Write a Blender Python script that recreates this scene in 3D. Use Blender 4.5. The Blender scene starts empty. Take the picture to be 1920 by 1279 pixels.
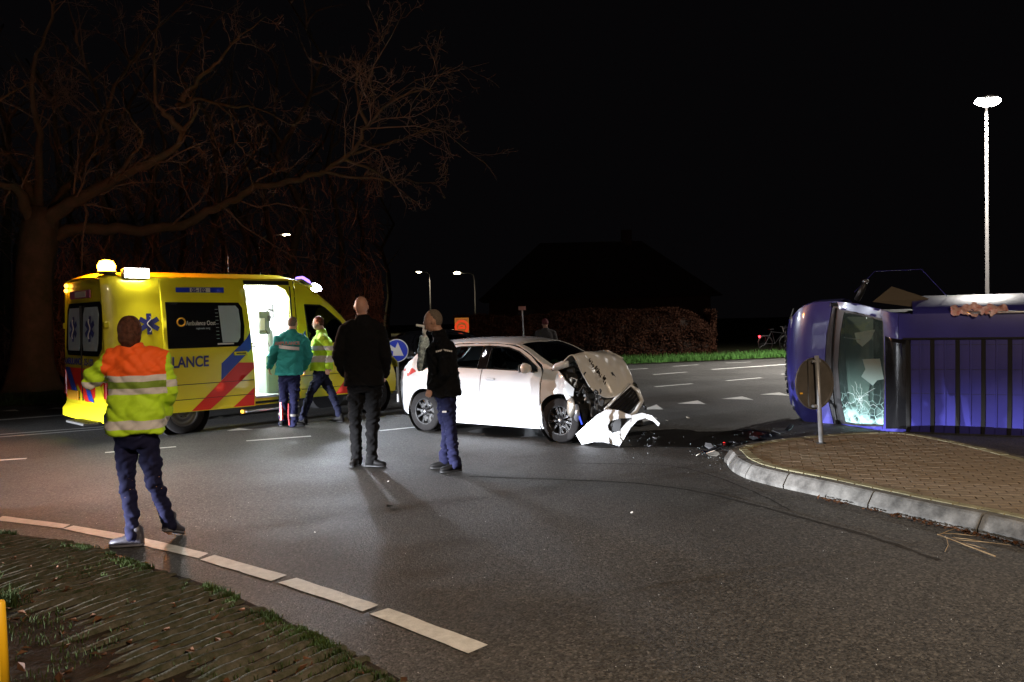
import bpy, bmesh, math, random
import numpy as np
from mathutils import Vector, Matrix, noise
from mathutils.geometry import delaunay_2d_cdt
random.seed(7)
R = math.radians
scene = bpy.context.scene
COL = scene.collection

# ------------------------------------------------------------------ camera
FPX, CX, CY = 1536.0, 960.0, 639.5
EYE = np.array([0.0, 0.0, 1.75])
_p = math.atan((639.5 - 597) / FPX); _r = math.radians(1.2)
_f = np.array([0, math.cos(_p), -math.sin(_p)]); _u0 = np.array([0, math.sin(_p), math.cos(_p)]); _r0 = np.array([1, 0, 0.])
_R = math.cos(_r) * _r0 - math.sin(_r) * _u0; _U = math.cos(_r) * _u0 + math.sin(_r) * _r0
cam = bpy.data.objects.new('camera', bpy.data.cameras.new('camera')); COL.objects.link(cam)
cam.data.sensor_width = 36; cam.data.lens = FPX / 1920 * 36; cam.data.clip_start = .1; cam.data.clip_end = 600
m = Matrix.Identity(4)
for i in range(3):
    m[i][0] = _R[i]; m[i][1] = _U[i]; m[i][2] = -_f[i]; m[i][3] = EYE[i]
cam.matrix_world = m
scene.camera = cam

# ------------------------------------------------------------------ night sky and exposure
world = bpy.data.worlds.new('World'); scene.world = world; world.use_nodes = True
wn = world.node_tree.nodes; wn['Background'].inputs[0].default_value = (.55, .5, .6, 1)
wn['Background'].inputs[1].default_value = .003
scene.view_settings.view_transform = 'Standard'; scene.view_settings.look = 'None'
scene.view_settings.exposure = 0; scene.view_settings.gamma = 1
scene.cycles.use_denoising = True
scene.cycles.max_bounces = 6; scene.cycles.diffuse_bounces = 3; scene.cycles.glossy_bounces = 3
scene.cycles.transparent_max_bounces = 12; scene.cycles.sample_clamp_indirect = 4
scene.cycles.caustics_reflective = False; scene.cycles.caustics_refractive = False

HEAD_W = 90000      # each headlamp of the parked patrol car
FLOOD_W = 130       # white side flood on the ambulance
AMBER_W = 180
FRONT_W = 200
CABIN_W = 330
LAMP_NEAR_W = 13000  # street lamp behind the van
LAMP_BACK_W = 4300  # street lamp the photographer stands under
LAMP_FAR_W = 1200

def ray(x, y): return _f + _R * (x - CX) / FPX - _U * (y - CY) / FPX
def G(x, y, z=0.):
    """point of the photograph -> place on the ground (or at height z)"""
    d = ray(x, y); t = (z - EYE[2]) / d[2]; q = EYE + d * t; return Vector(q)
class VPlane:
    """upright plane through o, running in direction ang; used to measure vehicles"""
    def __init__(s, o, ang, off=0):
        s.d = np.array([math.cos(R(ang)), math.sin(R(ang)), 0]); s.n = np.array([-s.d[1], s.d[0], 0])
        s.o = np.array([o[0], o[1], 0.]) + s.n * off
    def w(s, x, y):
        d = ray(x, y); t = ((s.o - EYE) @ s.n) / (d @ s.n); return Vector(EYE + d * t)
    def at(s, x, y):
        q = np.array(s.w(x, y)); return float((q - s.o) @ s.d), float(q[2])

# ------------------------------------------------------------------ materials
def mat(name, c, rough=.6, metal=0, spec=.5, var=0, vscale=8, bump=0, bscale=40, coat=0, emit=None, es=0, var2=None, alpha=1):
    m = bpy.data.materials.new(name); m.use_nodes = True
    n, l = m.node_tree.nodes, m.node_tree.links
    b = n['Principled BSDF']
    b.inputs['Base Color'].default_value = (*c, 1); b.inputs['Roughness'].default_value = rough
    b.inputs['Metallic'].default_value = metal; b.inputs['Specular IOR Level'].default_value = spec
    b.inputs['Coat Weight'].default_value = coat; b.inputs['Coat Roughness'].default_value = .06
    if alpha < 1: b.inputs['Alpha'].default_value = alpha
    if emit: b.inputs['Emission Color'].default_value = (*emit, 1); b.inputs['Emission Strength'].default_value = es
    tc = n.new('ShaderNodeTexCoord')
    if var:
        t = n.new('ShaderNodeTexNoise'); t.inputs['Scale'].default_value = vscale; t.inputs['Detail'].default_value = 6
        t.inputs['Roughness'].default_value = .65
        l.new(tc.outputs['Object'], t.inputs['Vector'])
        r = n.new('ShaderNodeValToRGB'); r.color_ramp.elements[0].position = .3; r.color_ramp.elements[1].position = .7
        c2 = var2 or tuple(x * (1 - var) for x in c)
        r.color_ramp.elements[0].color = (*c2, 1); r.color_ramp.elements[1].color = (*[min(1, x * (1 + var * .5)) for x in c], 1)
        l.new(t.outputs[0], r.inputs[0]); l.new(r.outputs[0], b.inputs['Base Color'])
    if bump:
        t2 = n.new('ShaderNodeTexNoise'); t2.inputs['Scale'].default_value = bscale; t2.inputs['Detail'].default_value = 4
        l.new(tc.outputs['Object'], t2.inputs['Vector'])
        bp = n.new('ShaderNodeBump'); bp.inputs['Strength'].default_value = bump; bp.inputs['Distance'].default_value = .01
        l.new(t2.outputs[0], bp.inputs['Height']); l.new(bp.outputs[0], b.inputs['Normal'])
    return m

def glass(name, tint=(.35, .4, .42), refl=1.0, dark=.5):
    m = bpy.data.materials.new(name); m.use_nodes = True
    n, l = m.node_tree.nodes, m.node_tree.links
    n.clear(); o = n.new('ShaderNodeOutputMaterial')
    tr = n.new('ShaderNodeBsdfTransparent'); tr.inputs[0].default_value = (*tint, 1)
    gl = n.new('ShaderNodeBsdfGlossy'); gl.inputs['Roughness'].default_value = .03; gl.inputs[0].default_value = (refl, refl, refl, 1)
    fr = n.new('ShaderNodeFresnel'); fr.inputs[0].default_value = 1.5
    mx = n.new('ShaderNodeMixShader'); l.new(fr.outputs[0], mx.inputs[0]); l.new(tr.outputs[0], mx.inputs[1]); l.new(gl.outputs[0], mx.inputs[2])
    l.new(mx.outputs[0], o.inputs[0]); return m

def emis(name, c, s):
    m = bpy.data.materials.new(name); m.use_nodes = True
    n, l = m.node_tree.nodes, m.node_tree.links; n.clear()
    o = n.new('ShaderNodeOutputMaterial'); e = n.new('ShaderNodeEmission'); e.inputs[0].default_value = (*c, 1); e.inputs[1].default_value = s
    l.new(e.outputs[0], o.inputs[0]); return m

def asphalt_mat():
    m = bpy.data.materials.new('asphalt'); m.use_nodes = True
    n, l = m.node_tree.nodes, m.node_tree.links; b = n['Principled BSDF']
    tc = n.new('ShaderNodeTexCoord')
    def noise_(s, d, r=.6):
        t = n.new('ShaderNodeTexNoise'); t.inputs['Scale'].default_value = s; t.inputs['Detail'].default_value = d; t.inputs['Roughness'].default_value = r
        l.new(tc.outputs['Object'], t.inputs['Vector']); return t
    v = n.new('ShaderNodeTexVoronoi'); v.inputs['Scale'].default_value = 75; l.new(tc.outputs['Object'], v.inputs['Vector'])
    fine, broad = noise_(30, 5, .75), noise_(.45, 5)
    r1 = n.new('ShaderNodeValToRGB'); e = r1.color_ramp.elements
    e[0].position = 0; e[0].color = (.012, .0115, .0115, 1); e[1].position = 1; e[1].color = (.14, .132, .12, 1)
    x = e.new(.5); x.color = (.052, .05, .047, 1); x = e.new(.8); x.color = (.078, .074, .069, 1)
    l.new(v.outputs['Color'], r1.inputs[0])
    r2 = n.new('ShaderNodeMapRange'); r2.inputs[1].default_value = .3; r2.inputs[2].default_value = .7; r2.inputs[3].default_value = .75; r2.inputs[4].default_value = 1.2
    l.new(broad.outputs[0], r2.inputs[0])
    r3 = n.new('ShaderNodeMapRange'); r3.inputs[1].default_value = .3; r3.inputs[2].default_value = .7; r3.inputs[3].default_value = .5; r3.inputs[4].default_value = 1.5
    l.new(fine.outputs[0], r3.inputs[0])
    mu = n.new('ShaderNodeMath'); mu.operation = 'MULTIPLY'; l.new(r2.outputs[0], mu.inputs[0]); l.new(r3.outputs[0], mu.inputs[1])
    mx = n.new('ShaderNodeMix'); mx.data_type = 'RGBA'; mx.blend_type = 'MULTIPLY'; mx.inputs[0].default_value = 1
    l.new(r1.outputs[0], mx.inputs[6]); l.new(mu.outputs[0], mx.inputs[7]); l.new(mx.outputs[2], b.inputs['Base Color'])
    rr = n.new('ShaderNodeMapRange'); rr.inputs[1].default_value = .35; rr.inputs[2].default_value = .65; rr.inputs[3].default_value = .55; rr.inputs[4].default_value = .75
    l.new(broad.outputs[0], rr.inputs[0]); l.new(rr.outputs[0], b.inputs['Roughness'])
    bp = n.new('ShaderNodeBump'); bp.inputs['Strength'].default_value = .6; bp.inputs['Distance'].default_value = .006
    l.new(v.outputs['Distance'], bp.inputs['Height']); bp.invert = True
    bp2 = n.new('ShaderNodeBump'); bp2.inputs['Strength'].default_value = .5; bp2.inputs['Distance'].default_value = .012
    l.new(fine.outputs[0], bp2.inputs['Height']); l.new(bp.outputs[0], bp2.inputs['Normal']); l.new(bp2.outputs[0], b.inputs['Normal'])
    b.inputs['Specular IOR Level'].default_value = .28
    return m

M = {}
M['asphalt'] = asphalt_mat()
M['soil'] = mat('soil', (.022, .016, .011), .95, var=.6, vscale=6, bump=1, bscale=30, spec=.12)
M['verge'] = mat('verge', (.028, .034, .014), .95, var=.6, vscale=5, bump=1, bscale=25, var2=(.03, .02, .012), spec=.12)
M['paint_line'] = mat('paint_line', (.58, .575, .55), .6, var=.25, vscale=14, bump=.3, bscale=90)
M['concrete'] = mat('concrete', (.135, .13, .12), .8, var=.75, vscale=5, bump=.6, bscale=60, spec=.12)
M['concrete_dark'] = mat('concrete_dark', (.058, .05, .038), .9, var=.6, vscale=14, bump=.9, bscale=60, var2=(.018, .022, .008), spec=.12)
M['paver'] = mat('paver', (.23, .18, .125), .8, var=.4, vscale=3.1, bump=.5, bscale=90, spec=.12)
M['paver_pale'] = mat('paver_pale', (.26, .24, .15), .8, var=.45, vscale=6, bump=.5, bscale=90, spec=.12)
M['joint'] = mat('joint', (.045, .045, .022), .95, var=.4, vscale=9, spec=.12)
M['bark'] = mat('bark', (.06, .042, .028), .95, var=.5, vscale=3, bump=1, bscale=9, var2=(.03, .034, .017), spec=.12)
M['twig'] = mat('twig', (.10, .075, .055), .9, spec=.12)
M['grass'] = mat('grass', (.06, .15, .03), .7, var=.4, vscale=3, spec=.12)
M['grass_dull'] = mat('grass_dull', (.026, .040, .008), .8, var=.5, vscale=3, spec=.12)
M['leaf'] = mat('leaf', (.075, .033, .015), .7, var=.6, vscale=5, spec=.12)
M['brush'] = mat('brush', (.22, .10, .06), .9, var=.6, vscale=1, spec=.12)
M['hedge'] = mat('hedge', (.055, .022, .012), .8, var=.6, vscale=1.5, spec=.12)
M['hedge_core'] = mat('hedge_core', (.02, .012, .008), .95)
M['yellow'] = mat('ambulance_yellow', (.88, .76, .02), .32, coat=.6, var=.06, vscale=2)
M['red'] = mat('red_film', (.75, .03, .015), .4)
M['blue'] = mat('blue_film', (.02, .06, .42), .4)
M['navy_print'] = mat('navy_print', (.02, .025, .16), .5)
M['black'] = mat('black_plastic', (.012, .012, .013), .5)
M['black_gloss'] = mat('black_gloss', (.008, .008, .009), .12, coat=.5)
M['rubber'] = mat('rubber', (.018, .018, .018), .85, bump=.3, bscale=50, spec=.12)
M['tyre'] = mat('tyre', (.013, .012, .012), .8, var=.4, vscale=6, bump=.4, bscale=60, spec=.12)
M['steel'] = mat('steel', (.45, .45, .46), .35, metal=.9)
M['galv'] = mat('galvanised_steel', (.42, .42, .42), .5, metal=.6, var=.2, vscale=12)
M['silver'] = mat('silver', (.5, .5, .52), .3, metal=.85)
M['rim_silver'] = mat('rim_silver', (.10, .10, .105), .3, metal=.8)
M['strip_dark'] = mat('strip_dark', (.034, .032, .030), .85, spec=.15, var=.4, vscale=12)
M['steel_rim'] = mat('steel_rim', (.12, .12, .12), .5, metal=.5)
M['pole_paint'] = mat('pole_paint', (.008, .007, .0065), .9, var=.2, vscale=9, spec=.12)
M['black_cloth2'] = mat('sole_grey', (.10, .10, .12), .6)
M['white_lining'] = mat('white_lining', (.78, .79, .78), .45)
M['pale_grey'] = mat('pale_grey', (.45, .50, .50), .6)
M['white_paint'] = mat('white_paint', (.74, .765, .79), .22, coat=.8, var=.05, vscale=3)
M['dirty_white'] = mat('dirty_white_paint', (.74, .72, .68), .28, coat=.6, var=.12, vscale=5)
M['purple'] = mat('violet_paint', (.040, .038, .225), .3, coat=.6, var=.15, vscale=2)
M['dark_car'] = mat('dark_car_paint', (.02, .02, .024), .2, coat=.9)
M['glass'] = glass('car_glass')
M['glass_dark'] = glass('tinted_glass', (.08, .09, .1))
M['frosted'] = mat('frosted_film', (.42, .50, .52), .6)
M['window_black'] = mat('window_black', (.010, .010, .011), .15, coat=.4)
M['engine'] = mat('engine_dark', (.03, .028, .026), .5, var=.6, vscale=12, metal=.3)
M['alu'] = mat('cast_aluminium', (.38, .35, .30), .45, metal=.7, var=.4, vscale=14)
M['taillight'] = mat('taillight', (.55, .02, .02), .2, coat=1)
M['sign_blue'] = mat('sign_blue', (.015, .04, .48), .35, var=.1, vscale=20)
M['sign_white'] = mat('sign_white', (.70, .66, .60), .45)
M['sign_back'] = mat('sign_back', (.105, .092, .078), .6, metal=.2, var=.3, vscale=6)
M['orange_plate'] = mat('orange_plate', (.8, .38, .02), .5)
M['skin'] = mat('skin', (.45, .24, .16), .55, var=.15, vscale=20)
M['skin_pink'] = mat('skin_pink', (.52, .27, .19), .5, var=.12, vscale=20)
M['hair_brown'] = mat('hair_brown', (.10, .04, .025), .7, var=.7, vscale=30, bump=1, bscale=45, spec=.12)
M['hair_grey'] = mat('hair_grey', (.17, .13, .10), .8, var=.4, vscale=60, spec=.12)
M['navy'] = mat('navy_cloth', (.010, .0105, .034), .85, var=.35, vscale=8, bump=.6, bscale=16, spec=.12)
M['navy_dark'] = mat('navy_dark_cloth', (.008, .009, .022), .85, var=.3, vscale=8, bump=.35, bscale=22, spec=.12)
M['black_cloth'] = mat('black_cloth', (.0045, .0043, .0046), .9, bump=.4, bscale=18, var=.3, vscale=5, spec=.12)
M['black_wool'] = mat('black_wool', (.006, .0054, .0054), .95, bump=.4, bscale=60, var=.3, vscale=5, spec=.12)
M['lime'] = mat('lime_cloth', (.50, .78, .02), .75, var=.12, vscale=6, bump=.3, bscale=14, spec=.12)
M['orange'] = mat('orange_cloth', (.95, .14, .01), .7, var=.1, vscale=6, bump=.3, bscale=14, spec=.12)
M['reflector'] = mat('reflector_tape', (.62, .58, .56), .45, bump=.2, bscale=12, spec=.12)
M['teal'] = mat('teal_cloth', (.035, .27, .25), .8, var=.2, vscale=6, bump=.35, bscale=16, spec=.12)
M['striped_cloth'] = mat('striped_cloth', (.60, .76, .82), .8, var=.8, vscale=28, var2=(.03, .06, .10), spec=.12)
M['glove'] = mat('white_glove', (.85, .85, .85), .6)
M['shoe'] = mat('shoe_black', (.006, .0055, .0055), .6, spec=.12)
M['shoe_grey'] = mat('shoe_grey', (.055, .05, .065), .5, var=.6, vscale=30)
M['shoe_brown'] = mat('shoe_brown', (.05, .04, .035), .6)
M['brick_wall'] = mat('house_brick', (.03, .016, .012), .9, var=.3, vscale=3)
M['roof_tile'] = mat('roof_tile', (.018, .012, .010), .85, var=.3, vscale=3)
M['oil'] = mat('wet_film', (.017, .016, .015), .28, spec=.5, bump=.25, bscale=14)
M['lamp_white'] = emis('lamp_white', (1, .97, .92), 120)
M['lamp_warm'] = emis('lamp_warm', (1, .86, .55), 26)
M['flood'] = emis('flood_white', (1, .96, .9), 90)
M['amber'] = emis('amber_lamp', (1, .42, .02), 60)
M['amber_small'] = emis('amber_small', (1, .4, .05), 8)
M['strobe'] = emis('strobe_white', (.82, .88, 1), 90)
M['strobe_blue'] = emis('strobe_blue', (.35, .2, 1), 3)
M['cabin_lamp'] = emis('cabin_lamp', (.95, 1, .98), 14)
M['led_red'] = emis('led_red', (1, .07, .02), .75)
M['led_board'] = mat('led_board', (.45, .20, .05), .5, emit=(1, .30, .04), es=.16)
M['bike_lamp'] = emis('bike_lamp', (1, .02, .03), 14)
M['head_lamp'] = emis('head_lamp', (.9, .94, 1), 20)

# ------------------------------------------------------------------ object helpers
def props(o, label=None, cat=None, group=None, kind=None):
    if label: o['label'] = label
    if cat: o['category'] = cat
    if group: o['group'] = group
    if kind: o['kind'] = kind
    return o
LOCW = {}
def empty(name, loc=(0, 0, 0), mtx=None, label=None, cat=None, group=None):
    o = bpy.data.objects.new(name, None); COL.objects.link(o); o.empty_display_size = .2
    if mtx is not None: o.matrix_world = mtx
    else: o.location = loc
    LOCW[o.name] = mtx.copy() if mtx is not None else Matrix.Translation(Vector(loc))
    return props(o, label, cat, group)
def obj(name, V, F, mt, parent=None, smooth=False, world=False, kind=None, label=None, cat=None, group=None, fm=None):
    """one mesh object; V in the parent's space, or in world space when world=True"""
    if world and parent is not None:
        inv = LOCW[parent.name].inverted(); V = [inv @ Vector(v) for v in V]
    me = bpy.data.meshes.new(name); me.from_pydata([tuple(v) for v in V], [], [tuple(f) for f in F])
    ms = mt if isinstance(mt, (list, tuple)) else [mt]
    for q in ms: me.materials.append(q)
    if fm is not None: me.polygons.foreach_set('material_index', fm)
    if smooth: me.polygons.foreach_set('use_smooth', [True] * len(me.polygons))
    me.update()
    o = bpy.data.objects.new(name, me); COL.objects.link(o)
    if parent is not None:
        o.parent = parent; LOCW[o.name] = LOCW[parent.name]
    else: LOCW[o.name] = Matrix.Identity(4)
    return props(o, label, cat, group, kind)
def copy_tree(o, parent=None):
    c = o.copy(); COL.objects.link(c)
    if parent is not None: c.parent = parent
    for ch in list(o.children): copy_tree(ch, c)
    return c
def rotm(axis, ang): return Matrix.Rotation(ang, 3, axis)

class MB:
    def __init__(s): s.v = []; s.f = []
    def add(s, V, F):
        k = len(s.v); s.v += [Vector(v) for v in V]; s.f += [tuple(i + k for i in f) for f in F]; return s
    def box(s, c, d, rot=None, bev=0):
        c = Vector(c); hx, hy, hz = d[0] / 2, d[1] / 2, d[2] / 2
        if bev:
            b = min(bev, hx * .9, hy * .9, hz * .9); V = []
            for z, q in ((-hz, b), (-hz + b, 0), (hz - b, 0), (hz, b)):
                x, y = hx - q, hy - q; e = b * .6
                V += [(x - e, -y, z), (x, -y + e, z), (x, y - e, z), (x - e, y, z), (-x + e, y, z), (-x, y - e, z), (-x, -y + e, z), (-x + e, -y, z)]
            F = [tuple(range(7, -1, -1)), tuple(range(24, 32))]
            for k in range(3):
                for i in range(8): F.append((k * 8 + i, k * 8 + (i + 1) % 8, k * 8 + 8 + (i + 1) % 8, k * 8 + 8 + i))
        else:
            V = [(x, y, z) for z in (-hz, hz) for y in (-hy, hy) for x in (-hx, hx)]
            F = [(0, 2, 3, 1), (4, 5, 7, 6), (0, 1, 5, 4), (2, 6, 7, 3), (0, 4, 6, 2), (1, 3, 7, 5)]
        V = [Vector(v) for v in V]
        if rot is not None: V = [rot @ v for v in V]
        return s.add([v + c for v in V], F)
    def tube(s, pts, rad, n=8, cap=True):
        pts = [Vector(p) for p in pts]; k = len(pts)
        if not isinstance(rad, (list, tuple)): rad = [rad] * k
        V = []; F = []; a = None
        for i, p in enumerate(pts):
            t = (pts[min(i + 1, k - 1)] - pts[max(i - 1, 0)])
            if t.length < 1e-9: t = Vector((0, 0, 1))
            t.normalize()
            if a is None:
                a = t.orthogonal().normalized()
            else:
                a = (a - t * a.dot(t))
                a = a.normalized() if a.length > 1e-6 else t.orthogonal().normalized()
            b = t.cross(a)
            for j in range(n):
                q = 2 * math.pi * j / n
                V.append(p + (a * math.cos(q) + b * math.sin(q)) * rad[i])
        for i in range(k - 1):
            for j in range(n):
                F.append((i * n + j, i * n + (j + 1) % n, (i + 1) * n + (j + 1) % n, (i + 1) * n + j))
        if cap: F.append(tuple(range(n - 1, -1, -1))); F.append(tuple((k - 1) * n + j for j in range(n)))
        return s.add(V, F)
    def limb(s, pts, rad, n=14):
        """tube with rounded ends"""
        pts = [Vector(p) for p in pts]
        if not isinstance(rad, (list, tuple)): rad = [rad] * len(pts)
        d0 = (pts[0] - pts[1]).normalized(); d1 = (pts[-1] - pts[-2]).normalized()
        P = []; Q = []
        for a in (80, 55, 28): P.append(pts[0] + d0 * rad[0] * math.sin(R(a))); Q.append(rad[0] * math.cos(R(a)))
        P += pts; Q += list(rad)
        for a in (28, 55, 80): P.append(pts[-1] + d1 * rad[-1] * math.sin(R(a))); Q.append(rad[-1] * math.cos(R(a)))
        return s.tube(P, Q, n)
    def rings(s, rg, n=24, pw=2.4):
        """rg: (centre, axisA*ra, axisB*rb)"""
        V = []; F = []
        for c, a, b in rg:
            c, a, b = Vector(c), Vector(a), Vector(b)
            for j in range(n):
                q = 2 * math.pi * j / n; x, y = math.cos(q), math.sin(q)
                k = (abs(x) ** pw + abs(y) ** pw) ** (-1 / pw)
                V.append(c + a * x * k + b * y * k)
        for i in range(len(rg) - 1):
            for j in range(n): F.append((i * n + j, i * n + (j + 1) % n, (i + 1) * n + (j + 1) % n, (i + 1) * n + j))
        F.append(tuple(range(n - 1, -1, -1))); F.append(tuple((len(rg) - 1) * n + j for j in range(n)))
        return s.add(V, F)
    def ball(s, c, r, n=14, rot=None):
        c = Vector(c); r = (r, r, r) if not isinstance(r, (tuple, list)) else r
        V = []; F = []; k = n // 2
        for i in range(k + 1):
            t = math.pi * i / k
            for j in range(n):
                q = 2 * math.pi * j / n
                v = Vector((r[0] * math.sin(t) * math.cos(q), r[1] * math.sin(t) * math.sin(q), r[2] * math.cos(t)))
                V.append((rot @ v if rot is not None else v) + c)
        for i in range(k):
            for j in range(n): F.append((i * n + j, (i + 1) * n + j, (i + 1) * n + (j + 1) % n, i * n + (j + 1) % n))
        return s.add(V, F)
    def lathe(s, prof, c, axis='z', n=24):
        """prof: (r, h) round an axis through c"""
        c = Vector(c); V = []; F = []
        for r, h in prof:
            for j in range(n):
                q = 2 * math.pi * j / n; a, b = r * math.cos(q), r * math.sin(q)
                V.append(c + Vector({'z': (a, b, h), 'y': (b, h, a), 'x': (h, a, b)}[axis]))
        for i in range(len(prof) - 1):
            for j in range(n): F.append((i * n + j, i * n + (j + 1) % n, (i + 1) * n + (j + 1) % n, (i + 1) * n + j))
        return s.add(V, F)
    def prism(s, poly, t, fn=None):
        """flat polygon (x,y) with thickness along z (centre 0) placed by fn"""
        k = len(poly); V = [(x, y, t / 2) for x, y in poly] + [(x, y, -t / 2) for x, y in poly]
        F = [tuple(range(k)), tuple(range(2 * k - 1, k - 1, -1))] + [(i, i + k, (i + 1) % k + k, (i + 1) % k) for i in range(k)]
        V = [Vector(v) for v in V]
        if fn: V = [fn(v) for v in V]
        return s.add(V, F)
    def build(s, name, mt, parent=None, **k): return obj(name, s.v, s.f, mt, parent, **k)

def inpoly(x, y, P):
    c = False; j = len(P) - 1
    for i in range(len(P)):
        xi, yi = P[i]; xj, yj = P[j]
        if (yi > y) != (yj > y) and x < (xj - xi) * (y - yi) / (yj - yi) + xi: c = not c
        j = i
    return c
def densify(P, st):
    o = []
    for i in range(len(P)):
        a, b = P[i], P[(i + 1) % len(P)]; L = math.hypot(b[0] - a[0], b[1] - a[1]); k = max(1, int(L / st + .5))
        for j in range(k): o.append((a[0] + (b[0] - a[0]) * j / k, a[1] + (b[1] - a[1]) * j / k))
    return o
def panel(name, poly, fn, mt, parent, step=.08, holes=(), thick=.02, smooth=True, flip=False, **kw):
    """a sheet cut to an outline in two coordinates and bent over a surface fn(a, b) -> Vector, with its edges turned in"""
    loops = [densify(poly, step)] + [densify(h, step) for h in holes]
    pts = []; ed = []
    for L in loops:
        k = len(pts); pts += L; ed += [(k + i, k + (i + 1) % len(L)) for i in range(len(L))]
    xs = [p[0] for p in loops[0]]; ys = [p[1] for p in loops[0]]
    bp = np.array(pts)
    y = min(ys) + step / 2; row = 0
    while y < max(ys):
        x = min(xs) + step / 2 * (1 + row % 2)
        while x < max(xs):
            if inpoly(x, y, loops[0]) and not any(inpoly(x, y, h) for h in loops[1:]) and ((bp - (x, y)) ** 2).sum(1).min() > (step * .45) ** 2:
                pts.append((x, y))
            x += step
        y += step * .87; row += 1
    r = delaunay_2d_cdt([Vector(p) for p in pts], ed, [], 0, 1e-5)
    P2, F2 = r[0], r[2]; F = []
    for f in F2:
        cx = sum(P2[i].x for i in f) / 3; cy = sum(P2[i].y for i in f) / 3
        if inpoly(cx, cy, loops[0]) and not any(inpoly(cx, cy, h) for h in loops[1:]): F.append(tuple(f))
    V = [Vector(fn(p.x, p.y)) for p in P2]
    if flip: F = [f[::-1] for f in F]
    if thick:
        nrm = [Vector() for _ in V]
        for f in F:
            q = (V[f[1]] - V[f[0]]).cross(V[f[2]] - V[f[0]])
            for i in f: nrm[i] += q
        cnt = {}
        for f in F:
            for i in range(3): e = (f[i], f[(i + 1) % 3]); cnt[e] = 1
        be = [e for e in cnt if (e[1], e[0]) not in cnt]
        mp = {}; W = list(V)
        for a, b in be:
            for i in (a, b):
                if i not in mp:
                    mp[i] = len(W); n_ = nrm[i].normalized() if nrm[i].length > 0 else Vector((0, 0, 1))
                    W.append(V[i].copy()); W.append(V[i] - n_ * thick)
            F.append((mp[b], mp[a], mp[a] + 1, mp[b] + 1))
        V = W
    return obj(name, V, F, mt, parent, smooth=smooth, **kw)
def lerp(T, x):
    if x <= T[0][0]: return T[0][1]
    for (a, p), (b, q) in zip(T, T[1:]):
        if x <= b:
            t = (x - a) / (b - a); return p + (q - p) * t
    return T[-1][1]
def slerp(T, x):
    """smooth interpolation through a table"""
    if x <= T[0][0]: return T[0][1]
    if x >= T[-1][0]: return T[-1][1]
    for i in range(len(T) - 1):
        if x <= T[i + 1][0]:
            x0, y0 = T[i]; x1, y1 = T[i + 1]; h = x1 - x0; t = (x - x0) / h
            def sl(k):
                if k <= 0: return (T[1][1] - T[0][1]) / (T[1][0] - T[0][0])
                if k >= len(T) - 1: return (T[-1][1] - T[-2][1]) / (T[-1][0] - T[-2][0])
                a = (T[k][1] - T[k - 1][1]) / (T[k][0] - T[k - 1][0]); b = (T[k + 1][1] - T[k][1]) / (T[k + 1][0] - T[k][0])
                return 0 if a * b <= 0 else 2 * a * b / (a + b)
            m0, m1 = sl(i) * h, sl(i + 1) * h
            return (2 * t**3 - 3 * t**2 + 1) * y0 + (t**3 - 2 * t**2 + t) * m0 + (-2 * t**3 + 3 * t**2) * y1 + (t**3 - t**2) * m1
def arc(cx, cz, r, a0, a1, n=12):
    return [(cx + r * math.cos(R(a0 + (a1 - a0) * i / n)), cz + r * math.sin(R(a0 + (a1 - a0) * i / n))) for i in range(n + 1)]
def text(name, s, size, mtx, mt, parent=None, align='LEFT', sx=1, bold=0):
    c = bpy.data.curves.new(name, 'FONT'); c.body = s; c.size = size; c.extrude = .0015; c.align_x = align; c.offset = bold
    t = bpy.data.objects.new(name, c); COL.objects.link(t)
    me = bpy.data.meshes.new_from_object(t.evaluated_get(bpy.context.evaluated_depsgraph_get())); bpy.data.objects.remove(t)
    me.materials.clear(); me.materials.append(mt); me.name = name
    me.transform(mtx @ Matrix.Diagonal((sx, 1, 1, 1)))
    o = bpy.data.objects.new(name, me); COL.objects.link(o); o.parent = parent; return o
def frame(o, x, y):
    """matrix with axes x, y and origin o"""
    x = Vector(x).normalized(); y = Vector(y).normalized(); z = x.cross(y); m = Matrix.Identity(4)
    for i in range(3): m[i][0] = x[i]; m[i][1] = y[i]; m[i][2] = z[i]; m[i][3] = o[i]
    return m
def light(name, typ, power, color, parent, mtx, **kw):
    d = bpy.data.lights.new(name, typ); d.energy = power; d.color = color
    for k, v in kw.items(): setattr(d, k, v)
    o = bpy.data.objects.new(name, d); COL.objects.link(o)
    if parent is not None: o.parent = parent; o.matrix_local = mtx
    else: o.matrix_world = mtx
    return o
def aim(loc, d):
    """matrix at loc whose -Z looks along d"""
    m = Vector(d).to_track_quat('-Z', 'Y').to_matrix().to_4x4(); m.translation = Vector(loc); return m

# ================================================================== ground, road, markings
def sheet(name, pts, z, mt, kind='structure', parent=None, **kw):
    V = [(p[0], p[1], z) for p in pts]
    ds = [Vector((p[0], p[1])) for p in pts]; n = len(ds)
    r = delaunay_2d_cdt(ds, [(i, (i + 1) % n) for i in range(n)], [], 0, 1e-6)
    P = [(p.x, p.y) for p in ds]
    F = [f if True else f for f in r[2] if inpoly(sum(r[0][i].x for i in f) / 3, sum(r[0][i].y for i in f) / 3, P)]
    return obj(name, [(v.x, v.y, z) for v in r[0]], F, mt, parent, kind=kind, **kw)
sheet('ground', [(-200, -60), (200, -60), (200, 320), (-200, 320)], -.02, M['verge'])
road = sheet('road', [(-60, -40), (60, -40), (60, 75), (-60, 75)], -.004, M['asphalt'])

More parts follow.
